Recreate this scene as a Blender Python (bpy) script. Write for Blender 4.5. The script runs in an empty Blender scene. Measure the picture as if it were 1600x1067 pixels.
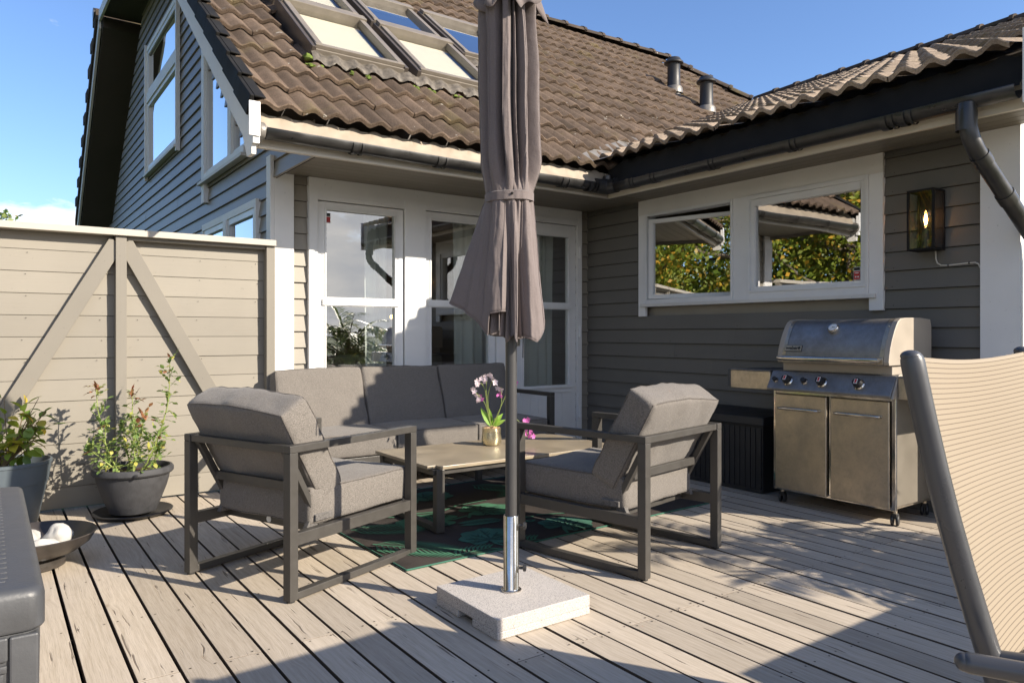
import bpy, bmesh, math, random
from mathutils import Vector, Matrix, noise
random.seed(7)
R = math.radians
PI = math.pi
scene = bpy.context.scene
COL = scene.collection

# ------------------------------------------------------------------ materials
def _n(nt, t, **kw):
    n = nt.nodes.new(t)
    for k, v in kw.items():
        setattr(n, k, v)
    return n

def newmat(name):
    m = bpy.data.materials.new(name)
    m.use_nodes = True
    nt = m.node_tree
    nt.nodes.clear()
    out = _n(nt, 'ShaderNodeOutputMaterial')
    b = _n(nt, 'ShaderNodeBsdfPrincipled')
    nt.links.new(b.outputs[0], out.inputs[0])
    return m, nt, b, out

def math_n(nt, op, a, b=None, c=None):
    n = _n(nt, 'ShaderNodeMath', operation=op)
    for i, v in enumerate((a, b, c)):
        if v is None:
            continue
        if isinstance(v, (int, float)):
            n.inputs[i].default_value = v
        else:
            nt.links.new(v, n.inputs[i])
    return n.outputs[0]

def maprange(nt, v, a, b, c, d):
    n = _n(nt, 'ShaderNodeMapRange')
    nt.links.new(v, n.inputs[0])
    for i, x in enumerate((a, b, c, d)):
        n.inputs[i + 1].default_value = x
    return n.outputs[0]

def mixc(nt, fac, a, b, mode='MIX'):
    n = _n(nt, 'ShaderNodeMix', data_type='RGBA', blend_type=mode)
    def put(s, v):
        if isinstance(v, (int, float)):
            s.default_value = v
        elif isinstance(v, tuple):
            s.default_value = (v[0], v[1], v[2], 1)
        else:
            nt.links.new(v, s)
    put(n.inputs[0], fac)
    put(n.inputs[6], a)
    put(n.inputs[7], b)
    return n.outputs[2]

def coords(nt, kind='Object', scale=(1, 1, 1), loc=None, rot=(0, 0, 0)):
    tc = _n(nt, 'ShaderNodeTexCoord')
    mp = _n(nt, 'ShaderNodeMapping')
    mp.inputs['Scale'].default_value = scale
    mp.inputs['Rotation'].default_value = rot
    nt.links.new(tc.outputs[kind], mp.inputs[0])
    if loc is not None:
        nt.links.new(loc, mp.inputs['Location'])
    return mp.outputs[0]

def noise_n(nt, vec, scale, detail=4, rough=.55, dist=0.0):
    n = _n(nt, 'ShaderNodeTexNoise')
    n.inputs['Scale'].default_value = scale
    n.inputs['Detail'].default_value = detail
    n.inputs['Roughness'].default_value = rough
    n.inputs['Distortion'].default_value = dist
    if vec is not None:
        nt.links.new(vec, n.inputs['Vector'])
    return n.outputs[0]

def bump_n(nt, b, h, strength=.3, dist=.01):
    n = _n(nt, 'ShaderNodeBump')
    n.inputs['Strength'].default_value = strength
    n.inputs['Distance'].default_value = dist
    nt.links.new(h, n.inputs['Height'])
    nt.links.new(n.outputs[0], b.inputs['Normal'])

def scaled(c, k):
    return (c[0] * k, c[1] * k, c[2] * k)

def M(name, base, rough=.6, metal=0.0, var=.12, scale=6, bump=.15, bscale=80, island=0.0,
      stretch=(1, 1, 1), bdist=.002, spec=.5, rvar=.08):
    m, nt, b, out = newmat(name)
    v = coords(nt, 'Object', stretch)
    n1 = noise_n(nt, v, scale, 6)
    col = mixc(nt, maprange(nt, n1, .3, .7, 0, 1), scaled(base, 1 - var), scaled(base, 1 + var))
    if island:
        g = _n(nt, 'ShaderNodeNewGeometry')
        k = maprange(nt, g.outputs['Random Per Island'], 0, 1, 1 - island, 1 + island)
        cc = _n(nt, 'ShaderNodeCombineColor')
        for i in range(3):
            nt.links.new(k, cc.inputs[i])
        col = mixc(nt, 1.0, col, cc.outputs[0], 'MULTIPLY')
    nt.links.new(col, b.inputs['Base Color'])
    b.inputs['Metallic'].default_value = metal
    b.inputs['Specular IOR Level'].default_value = spec
    nt.links.new(maprange(nt, n1, .3, .7, rough - rvar, rough + rvar), b.inputs['Roughness'])
    if bump:
        bump_n(nt, b, noise_n(nt, v, bscale, 4), bump, bdist)
    return m

def M_wood_paint(name, base, axis='x', rough=.55, grain=.5):
    """painted boards: faint grain along the board, small knots, board-to-board differences"""
    m, nt, b, out = newmat(name)
    st = {'x': (1.2, 30, 30), 'y': (30, 1.2, 30), 'z': (30, 30, 1.2)}[axis]
    g = _n(nt, 'ShaderNodeNewGeometry')
    v = coords(nt, 'Object', st)
    n1 = noise_n(nt, v, 3.0, 8, .65, .5)
    n2 = noise_n(nt, coords(nt, 'Object'), 1.7, 4)
    k = math_n(nt, 'ADD', math_n(nt, 'MULTIPLY', n2, .36), maprange(nt, g.outputs['Random Per Island'], 0, 1, .74, .90))
    k = math_n(nt, 'SUBTRACT', k, math_n(nt, 'MULTIPLY', maprange(nt, n1, .60, .78, 0, 1), .10 * grain))
    cc = _n(nt, 'ShaderNodeCombineColor')
    for i in range(3):
        nt.links.new(k, cc.inputs[i])
    col = mixc(nt, 1.0, base, cc.outputs[0], 'MULTIPLY')
    # dirt specks
    sp = noise_n(nt, coords(nt, 'Object'), 45, 2)
    col = mixc(nt, maprange(nt, sp, .70, .76, 0, .35), col, scaled(base, .45))
    nt.links.new(col, b.inputs['Base Color'])
    b.inputs['Roughness'].default_value = rough
    bump_n(nt, b, n1, .35 * grain, .002)
    return m

def M_deck(name):
    m, nt, b, out = newmat(name)
    g = _n(nt, 'ShaderNodeNewGeometry')
    rnd = g.outputs['Random Per Island']
    cv = _n(nt, 'ShaderNodeCombineXYZ')
    nt.links.new(math_n(nt, 'MULTIPLY', rnd, 37.0), cv.inputs[0])
    nt.links.new(math_n(nt, 'MULTIPLY', rnd, 91.0), cv.inputs[1])
    nt.links.new(math_n(nt, 'MULTIPLY', rnd, 13.0), cv.inputs[2])
    # knots bend the grain
    vk = coords(nt, 'Object', (1.5, .75, 1), cv.outputs[0])
    kn = _n(nt, 'ShaderNodeTexVoronoi')
    kn.inputs['Scale'].default_value = 3.6
    nt.links.new(vk, kn.inputs['Vector'])
    kd = kn.outputs['Distance']
    v = coords(nt, 'Object', (1, .045, 1), cv.outputs[0])
    wob = noise_n(nt, coords(nt, 'Object', (3.0, .8, 1), cv.outputs[0]), 2.0, 3)
    vadd = _n(nt, 'ShaderNodeCombineXYZ')
    nt.links.new(math_n(nt, 'ADD', math_n(nt, 'MULTIPLY', wob, .028), math_n(nt, 'MULTIPLY', maprange(nt, kd, 0, .22, 1, 0), .016)), vadd.inputs[0])
    va = _n(nt, 'ShaderNodeVectorMath', operation='ADD')
    nt.links.new(v, va.inputs[0])
    nt.links.new(vadd.outputs[0], va.inputs[1])
    grain = noise_n(nt, va.outputs[0], 95, 5, .6)
    fine = noise_n(nt, va.outputs[0], 330, 3, .6)
    crack = noise_n(nt, va.outputs[0], 60, 3, .5)
    patch = noise_n(nt, coords(nt, 'Object'), 2.3, 5, .6)
    a, c_, d_ = (.49, .42, .335), (.365, .305, .23), (.09, .062, .042)
    col = mixc(nt, maprange(nt, grain, .36, .70, 0, .85), a, c_)
    col = mixc(nt, maprange(nt, fine, .54, .72, 0, .42), col, scaled(c_, .62))
    col = mixc(nt, maprange(nt, crack, .675, .70, 0, .85), col, d_)
    col = mixc(nt, maprange(nt, kd, .0, .075, .7, 0), col, (.22, .15, .095))
    col = mixc(nt, maprange(nt, patch, .35, .7, 0, .22), col, (.39, .35, .30))
    st = noise_n(nt, coords(nt, 'Object'), 9, 4, .6)
    col = mixc(nt, maprange(nt, st, .66, .76, 0, .22), col, (.20, .165, .125))
    k = maprange(nt, rnd, 0, 1, .80, 1.12)
    cc = _n(nt, 'ShaderNodeCombineColor')
    for i in range(3):
        nt.links.new(k, cc.inputs[i])
    col = mixc(nt, 1.0, col, cc.outputs[0], 'MULTIPLY')
    nt.links.new(col, b.inputs['Base Color'])
    nt.links.new(maprange(nt, grain, .3, .7, .62, .8), b.inputs['Roughness'])
    b.inputs['Specular IOR Level'].default_value = .35
    hgt = math_n(nt, 'SUBTRACT', math_n(nt, 'ADD', math_n(nt, 'MULTIPLY', grain, -.6), math_n(nt, 'MULTIPLY', fine, -.4)),
                 maprange(nt, crack, .65, .71, 0, 1.2))
    bump_n(nt, b, hgt, .55, .0025)
    return m

def M_tile(name, base):
    m, nt, b, out = newmat(name)
    g = _n(nt, 'ShaderNodeNewGeometry')
    v = coords(nt, 'Object')
    n1 = noise_n(nt, v, 5, 7, .7)
    n2 = noise_n(nt, v, 130, 3, .7)
    n3 = noise_n(nt, v, 2.2, 4)
    col = mixc(nt, maprange(nt, n1, .32, .68, 0, 1), scaled(base, .62), scaled(base, 1.25))
    col = mixc(nt, maprange(nt, n2, .42, .66, 0, .62), col, scaled(base, .35))
    col = mixc(nt, maprange(nt, n3, .58, .70, 0, .35), col, (.17, .14, .05))
    vor = noise_n(nt, v, 15, 4)
    col = mixc(nt, maprange(nt, vor, .69, .72, 0, .7), col, (.45, .42, .36))
    k = maprange(nt, g.outputs['Random Per Island'], 0, 1, .72, 1.22)
    cc = _n(nt, 'ShaderNodeCombineColor')
    for i in range(3):
        nt.links.new(k, cc.inputs[i])
    col = mixc(nt, 1.0, col, cc.outputs[0], 'MULTIPLY')
    nt.links.new(col, b.inputs['Base Color'])
    b.inputs['Roughness'].default_value = .92
    b.inputs['Specular IOR Level'].default_value = .2
    bump_n(nt, b, n2, .8, .006)
    return m

def M_fabric(name, base, scale=900, contrast=.45, rough=.9, wr=0.0):
    m, nt, b, out = newmat(name)
    v = coords(nt, 'Object')
    n1 = noise_n(nt, coords(nt, 'Object', (1, 1, .45)), scale * .35, 2, .7)
    n1b = noise_n(nt, coords(nt, 'Object', (.4, 1, 1)), scale * .28, 2, .7)
    n2 = noise_n(nt, v, 7, 4)
    f = math_n(nt, 'ADD', math_n(nt, 'MULTIPLY', n1, .5), math_n(nt, 'MULTIPLY', n1b, .5))
    col = mixc(nt, maprange(nt, f, .38, .62, 0, 1), scaled(base, 1 - contrast), scaled(base, 1 + contrast))
    col = mixc(nt, maprange(nt, n2, .3, .75, 0, .18), col, scaled(base, .7))
    nt.links.new(col, b.inputs['Base Color'])
    b.inputs['Roughness'].default_value = rough
    b.inputs['Specular IOR Level'].default_value = .15
    b.inputs['Sheen Weight'].default_value = .15
    h = math_n(nt, 'ADD', math_n(nt, 'MULTIPLY', f, .25), math_n(nt, 'MULTIPLY', noise_n(nt, v, 9 if wr else 14, 3), 1.0 + wr))
    bump_n(nt, b, h, .55, .010)
    return m

def M_granite(name):
    m, nt, b, out = newmat(name)
    v = coords(nt, 'Object')
    n1 = noise_n(nt, v, 330, 3, .7)
    n2 = noise_n(nt, v, 260, 2, .6)
    n3 = noise_n(nt, v, 520, 2, .6)
    col = mixc(nt, maprange(nt, n1, .42, .60, 0, 1), (.56, .52, .48), (.44, .40, .36))
    col = mixc(nt, maprange(nt, n2, .56, .61, 0, .85), col, (.16, .15, .15))
    col = mixc(nt, maprange(nt, n3, .58, .65, 0, .8), col, (.07, .07, .07))
    nt.links.new(col, b.inputs['Base Color'])
    b.inputs['Roughness'].default_value = .8
    bump_n(nt, b, n1, .5, .002)
    return m

def M_glass(name, tint=(.9, .95, .93), boost=1.6, base=.06, wav=.0):
    """window pane: a thin sheet that reflects by angle and lets the rest through"""
    m, nt, b, out = newmat(name)
    nt.nodes.remove(b)
    ge = _n(nt, 'ShaderNodeNewGeometry')
    dt = _n(nt, 'ShaderNodeVectorMath', operation='DOT_PRODUCT')
    nt.links.new(ge.outputs['Incoming'], dt.inputs[0])
    nt.links.new(ge.outputs['Normal'], dt.inputs[1])
    c1 = math_n(nt, 'SUBTRACT', 1.0, math_n(nt, 'ABSOLUTE', dt.outputs['Value']))
    fr = math_n(nt, 'MULTIPLY_ADD', math_n(nt, 'POWER', c1, 5.0), .96, .04)
    fac = math_n(nt, 'MULTIPLY_ADD', fr, boost, base)
    fac = math_n(nt, 'MINIMUM', fac, .97)
    tr = _n(nt, 'ShaderNodeBsdfTransparent')
    tr.inputs[0].default_value = (*tint, 1)
    gl = _n(nt, 'ShaderNodeBsdfGlossy')
    gl.inputs['Roughness'].default_value = .005
    gl.inputs[0].default_value = (.95, .96, .97, 1)
    if wav:
        bm_ = _n(nt, 'ShaderNodeBump')
        bm_.inputs['Strength'].default_value = wav
        bm_.inputs['Distance'].default_value = .02
        nt.links.new(noise_n(nt, coords(nt, 'Object'), 1.6, 1), bm_.inputs['Height'])
        nt.links.new(bm_.outputs[0], gl.inputs['Normal'])
    mx = _n(nt, 'ShaderNodeMixShader')
    nt.links.new(fac, mx.inputs[0])
    nt.links.new(tr.outputs[0], mx.inputs[1])
    nt.links.new(gl.outputs[0], mx.inputs[2])
    nt.links.new(mx.outputs[0], out.inputs[0])
    return m

def M_leaf(name, a, b_, c=None, trans=.35, rough=.45):
    m, nt, b, out = newmat(name)
    g = _n(nt, 'ShaderNodeNewGeometry')
    r = g.outputs['Random Per Island']
    col = mixc(nt, r, a, b_)
    if c:
        col = mixc(nt, maprange(nt, r, .80, .95, 0, 1), col, c)
    oi = _n(nt, 'ShaderNodeObjectInfo')
    nt.links.new(col, b.inputs['Base Color'])
    b.inputs['Roughness'].default_value = rough
    tl = _n(nt, 'ShaderNodeBsdfTranslucent')
    nt.links.new(col, tl.inputs[0])
    mx = _n(nt, 'ShaderNodeMixShader')
    mx.inputs[0].default_value = trans
    nt.links.new(b.outputs[0], mx.inputs[1])
    nt.links.new(tl.outputs[0], mx.inputs[2])
    nt.links.new(mx.outputs[0], out.inputs[0])
    return m

def M_emit(name, col, s):
    m, nt, b, out = newmat(name)
    b.inputs['Base Color'].default_value = (*col, 1)
    b.inputs['Emission Color'].default_value = (*col, 1)
    b.inputs['Emission Strength'].default_value = s
    return m

def M_sheer(name, col, t=.35):
    m, nt, b, out = newmat(name)
    b.inputs['Base Color'].default_value = (*col, 1)
    b.inputs['Roughness'].default_value = .9
    tl = _n(nt, 'ShaderNodeBsdfTranslucent')
    tl.inputs[0].default_value = (*col, 1)
    mx = _n(nt, 'ShaderNodeMixShader')
    mx.inputs[0].default_value = t
    nt.links.new(b.outputs[0], mx.inputs[1])
    nt.links.new(tl.outputs[0], mx.inputs[2])
    nt.links.new(mx.outputs[0], out.inputs[0])
    return m

def M_sling(name):
    m, nt, b, out = newmat(name)
    tc = _n(nt, 'ShaderNodeTexCoord')
    sx = _n(nt, 'ShaderNodeSeparateXYZ')
    nt.links.new(tc.outputs['UV'], sx.inputs[0])
    u, v = sx.outputs[0], sx.outputs[1]
    P = .0112
    fv = math_n(nt, 'FRACT', math_n(nt, 'DIVIDE', v, P))
    line = math_n(nt, 'LESS_THAN', fv, .20)
    fu = math_n(nt, 'FRACT', math_n(nt, 'DIVIDE', u, .0042))
    dots = math_n(nt, 'GREATER_THAN', fu, .30)
    hole = math_n(nt, 'MULTIPLY', math_n(nt, 'LESS_THAN', fu, .25), math_n(nt, 'LESS_THAN', math_n(nt, 'FRACT', math_n(nt, 'DIVIDE', v, P / 5)), .3))
    inner = math_n(nt, 'GREATER_THAN', math_n(nt, 'ABSOLUTE', math_n(nt, 'SUBTRACT', u, .0)), -1)
    col = mixc(nt, math_n(nt, 'MULTIPLY', line, math_n(nt, 'MULTIPLY', dots, .9)), (.33, .27, .195), (.075, .05, .03))
    col = mixc(nt, math_n(nt, 'MULTIPLY', hole, .35), col, (.25, .19, .13))
    nt.links.new(col, b.inputs['Base Color'])
    b.inputs['Roughness'].default_value = .7
    tl = _n(nt, 'ShaderNodeBsdfTranslucent')
    nt.links.new(col, tl.inputs[0])
    mx = _n(nt, 'ShaderNodeMixShader')
    mx.inputs[0].default_value = .2
    nt.links.new(b.outputs[0], mx.inputs[1])
    nt.links.new(tl.outputs[0], mx.inputs[2])
    nt.links.new(mx.outputs[0], out.inputs[0])
    bump_n(nt, b, math_n(nt, 'ADD', line, fu), .3, .001)
    return m

def M_steel(name, base=(.46, .42, .36), rough=.38, stain=.5):
    m, nt, b, out = newmat(name)
    v = coords(nt, 'Object')
    n1 = noise_n(nt, v, 9, 6, .7)
    n2 = noise_n(nt, v, 240, 3)
    col = mixc(nt, maprange(nt, n1, .35, .65, 0, 1), base, scaled(base, .72))
    col = mixc(nt, maprange(nt, n2, .60, .72, 0, stain), col, scaled(base, .35))
    nt.links.new(col, b.inputs['Base Color'])
    b.inputs['Metallic'].default_value = .95
    nt.links.new(maprange(nt, n1, .3, .7, rough - .07, rough + .1), b.inputs['Roughness'])
    bump_n(nt, b, n2, .06, .0008)
    return m

MT = {}
MT['deck'] = M_deck('weathered_deck_wood')
MT['deck_edge'] = M('dark_board_edge', (.085, .062, .043), .9, var=.3, stretch=(1, .1, 1))  # board sides and ends, darker than the top faces
MT['screw'] = M('rusty_screw', (.05, .04, .03), .7)
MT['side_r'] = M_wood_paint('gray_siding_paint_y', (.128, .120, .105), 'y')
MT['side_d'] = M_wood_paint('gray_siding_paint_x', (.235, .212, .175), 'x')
MT['side_g'] = M_wood_paint('gable_siding_paint', (.245, .218, .185), 'y', rough=.42)
MT['side_w'] = M_wood_paint('white_siding_paint', (.70, .69, .66), 'x')
MT['white_x'] = M_wood_paint('white_trim_paint_x', (.74, .735, .72), 'x', .5, .3)
MT['white_y'] = M_wood_paint('white_trim_paint_y', (.68, .66, .62), 'y', .5, .3)
MT['white_z'] = M_wood_paint('white_trim_paint_z', (.76, .755, .74), 'z', .5, .25)
MT['sash'] = M('white_lacquered_sash', (.70, .70, .69), .35, var=.04, bump=.03)
MT['fence'] = M_wood_paint('fence_paint', (.222, .201, .165), 'x', .6, .7)
MT['fence_z'] = M_wood_paint('fence_frame_paint', (.190, .172, .142), 'z', .6, .7)
MT['cap'] = M_wood_paint('fence_cap_paint', (.42, .385, .33), 'x', .5, .5)
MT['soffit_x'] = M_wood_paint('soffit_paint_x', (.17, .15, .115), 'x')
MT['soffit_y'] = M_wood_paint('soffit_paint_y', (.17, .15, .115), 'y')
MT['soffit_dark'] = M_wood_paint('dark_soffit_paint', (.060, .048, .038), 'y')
MT['fascia'] = M_wood_paint('fascia_paint', (.50, .455, .385), 'x', .5, .4)
MT['fascia_y'] = M_wood_paint('fascia_paint_y', (.60, .54, .44), 'y', .5, .4)
MT['drip_sunlit'] = M('sunlit_drip_metal', (.34, .285, .22), .5, var=.12, scale=9, bump=.1)  # sunlit tone of the drip sheet, put into its base colour
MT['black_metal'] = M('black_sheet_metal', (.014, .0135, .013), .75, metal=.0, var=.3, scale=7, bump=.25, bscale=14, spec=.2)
MT['gutter'] = M('black_gutter_plastic', (.025, .024, .023), .34, var=.3, scale=10, bump=.08, spec=.6)
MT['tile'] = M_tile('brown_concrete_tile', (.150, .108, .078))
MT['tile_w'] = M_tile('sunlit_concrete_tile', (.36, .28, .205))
MT['ridge'] = M_tile('ridge_cap_concrete', (.085, .066, .052))
MT['apron'] = M('weathered_apron', (.105, .09, .072), .6, metal=.2, var=.5, scale=30, bump=.6, bscale=20, bdist=.01)
MT['lead'] = M('lead_flashing', (.20, .185, .165), .5, metal=.3, var=.25, scale=14, bump=.6, bscale=20, bdist=.01)
MT['glass'] = M_glass('window_glass', boost=2.4, base=.26)
MT['glass_r'] = M_glass('window_glass_wing', (.75, .8, .78), boost=3.2, base=.38, wav=.12)
MT['glass_g'] = M_glass('window_glass_gable', (.6, .66, .68), boost=2.2, base=.16, wav=.05)
MT['glass_sky'] = M_glass('skylight_glass', (.97, .98, .96), boost=.8, base=.03)
MT['glass_thin'] = M_glass('lantern_glass', (.92, .93, .9), boost=1.2, base=.05, wav=.6)
MT['blind'] = M('cream_roller_blind', (.52, .48, .375), .8, var=.03, bump=0)
MT['sky_metal'] = M('skylight_cladding', (.185, .160, .130), .42, var=.1, scale=12, bump=.05)
MT['sky_dark'] = M('skylight_dark_cladding', (.075, .062, .052), .4, var=.15, scale=12, bump=.05)
MT['frame'] = M('charcoal_powder_coat', (.052, .048, .043), .42, var=.08, scale=20, bump=.06, bscale=300)
MT['cushion'] = M_fabric('gray_melange_fabric', (.158, .143, .128), 1300, .42)
MT['piping'] = M_fabric('gray_piping_fabric', (.10, .088, .078))
MT['strap'] = M_fabric('cushion_strap_fabric', (.12, .112, .105))
MT['top'] = M('stone_look_tabletop', (.285, .235, .165), .36, var=.14, scale=5, bump=.05, bscale=60)
MT['canopy'] = M_fabric('taupe_canopy_fabric', (.165, .138, .132), 1500, .12, .85)
MT['pole'] = M('gray_painted_pole', (.050, .049, .049), .38, var=.05, bump=.02)
MT['chrome'] = M_steel('polished_steel', (.72, .68, .62), .10, .05)
MT['steel'] = M_steel('weathered_stainless', (.60, .52, .41), .40, .7)
MT['steel_blue'] = M_steel('brushed_lid_steel', (.36, .35, .345), .50, .6)
MT['side_panel'] = M('painted_side_panel', (.17, .15, .12), .5, metal=.2, var=.1, bump=.05)
MT['steel_side'] = M('painted_lid_endcap', (.38, .33, .27), .5, metal=.2, var=.06, bump=.05)
MT['granite'] = M_granite('speckled_granite')
MT['plastic'] = M('dark_gray_plastic', (.062, .064, .068), .50, var=.14, scale=10, bump=.7, bscale=110, bdist=.0008)
MT['plastic_b'] = M('black_plastic', (.022, .022, .023), .5, var=.2, bump=.1)
MT['pot'] = M('stone_effect_pot', (.040, .040, .043), .72, var=.2, scale=25, bump=.5, bscale=160)
MT['pot_blue'] = M('blue_gray_pot', (.085, .105, .120), .5, var=.07, bump=.15)
MT['soil'] = M('potting_soil', (.065, .035, .022), .95, var=.5, scale=40, bump=1, bscale=70, bdist=.02)
MT['stem'] = M('green_stem', (.22, .27, .07), .6, var=.3)
MT['wood_stem'] = M('woody_stem', (.14, .10, .05), .8, var=.3)
MT['rose_leaf'] = M_leaf('rose_leaf', (.10, .19, .045), (.26, .34, .10), (.48, .45, .10))
MT['rose_red'] = M_leaf('rose_young_leaf', (.26, .10, .06), (.36, .18, .08))
MT['big_leaf'] = M_leaf('broad_leaf', (.11, .20, .025), (.34, .42, .05), (.62, .42, .05))
MT['orchid_leaf'] = M_leaf('orchid_leaf', (.16, .30, .03), (.24, .40, .05), trans=.2, rough=.3)
MT['orchid_pale'] = M_leaf('orchid_pale_petal', (.82, .60, .66), (.88, .78, .80))
MT['orchid_pink'] = M_leaf('orchid_pink_petal', (.72, .12, .50), (.80, .25, .62))
MT['bark_chip'] = M('orchid_bark', (.42, .27, .15), .9, var=.4, scale=60, bump=.6)
MT['gold'] = M_steel('satin_brass', (.80, .72, .50), .27, .0)
MT['bowl'] = M('dark_glazed_bowl', (.050, .042, .036), .38, var=.35, scale=9, bump=.25, bscale=25)
MT['stone'] = M('white_beach_stone', (.42, .405, .375), .75, var=.16, scale=14, bump=.35, bscale=90)
MT['tube'] = M('charcoal_tube', (.055, .056, .060), .30, var=.06, bump=.02, spec=.6)
MT['sling'] = M_sling('striped_sling_textile')
MT['rug'] = M('rug_brown_black', (.030, .022, .018), .95, var=.45, scale=5, bump=.8, bscale=260)
MT['rug_g1'] = M('rug_green', (.040, .145, .080), .95, var=.2, scale=12, bump=.8, bscale=260)
MT['rug_g2'] = M('rug_teal', (.035, .125, .085), .95, var=.2, scale=12, bump=.8, bscale=260)
MT['rug_g3'] = M('rug_dark_green', (.015, .055, .038), .95, var=.3, scale=12, bump=.8, bscale=260)
MT['int_wall'] = M('interior_wall_paint', (.34, .31, .26), .8, var=.05)
MT['int_floor'] = M('interior_floor', (.22, .14, .08), .4, var=.2, stretch=(1, 12, 1))
MT['int_dark'] = M('interior_dark', (.05, .045, .04), .8)
MT['curtain'] = M_sheer('white_curtain', (.78, .80, .76))
MT['int_sofa'] = M_fabric('interior_sofa_fabric', (.45, .40, .32), 400, .1)
MT['bulb_glass'] = M_glass('bulb_glass', (1, .93, .8), 1.2, .08)
MT['filament'] = M_emit('lamp_filament', (1.0, .50, .15), 30)
MT['cable'] = M('white_cable', (.55, .53, .48), .5, var=.1)
MT['red'] = M('warning_red', (.45, .02, .02), .5, var=.05)
MT['paper'] = M('sticker_white', (.7, .7, .68), .5, var=.03)
MT['ink'] = M('black_ink', (.012, .012, .012), .5)
MT['moss'] = M('roof_moss', (.10, .14, .02), .95, var=.4, scale=40, bump=1)
MT['bark'] = M('tree_bark', (.16, .13, .10), .9, var=.35, scale=12, bump=.8, bscale=20, bdist=.03, stretch=(1, 1, .3))
MT['tree_leaf'] = M_leaf('autumn_leaf', (.12, .19, .02), (.30, .32, .04), (.60, .34, .04))
MT['tree_leaf2'] = M_leaf('green_leaf', (.07, .13, .02), (.18, .23, .035), (.35, .26, .04))
MT['hedge'] = M_leaf('hedge_leaf', (.02, .045, .012), (.05, .08, .02))
MT['grass'] = M('lawn_grass', (.06, .10, .025), .95, var=.35, scale=3, bump=.5, bscale=60, bdist=.03)
MT['n_wall'] = M('neighbour_wall', (.50, .46, .40), .8, var=.05)
MT['n_roof'] = M('neighbour_roof', (.06, .045, .04), .8, var=.2)
MT['under'] = M('dark_earth_and_shade', (.02, .017, .014), 1, var=.3)

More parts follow.
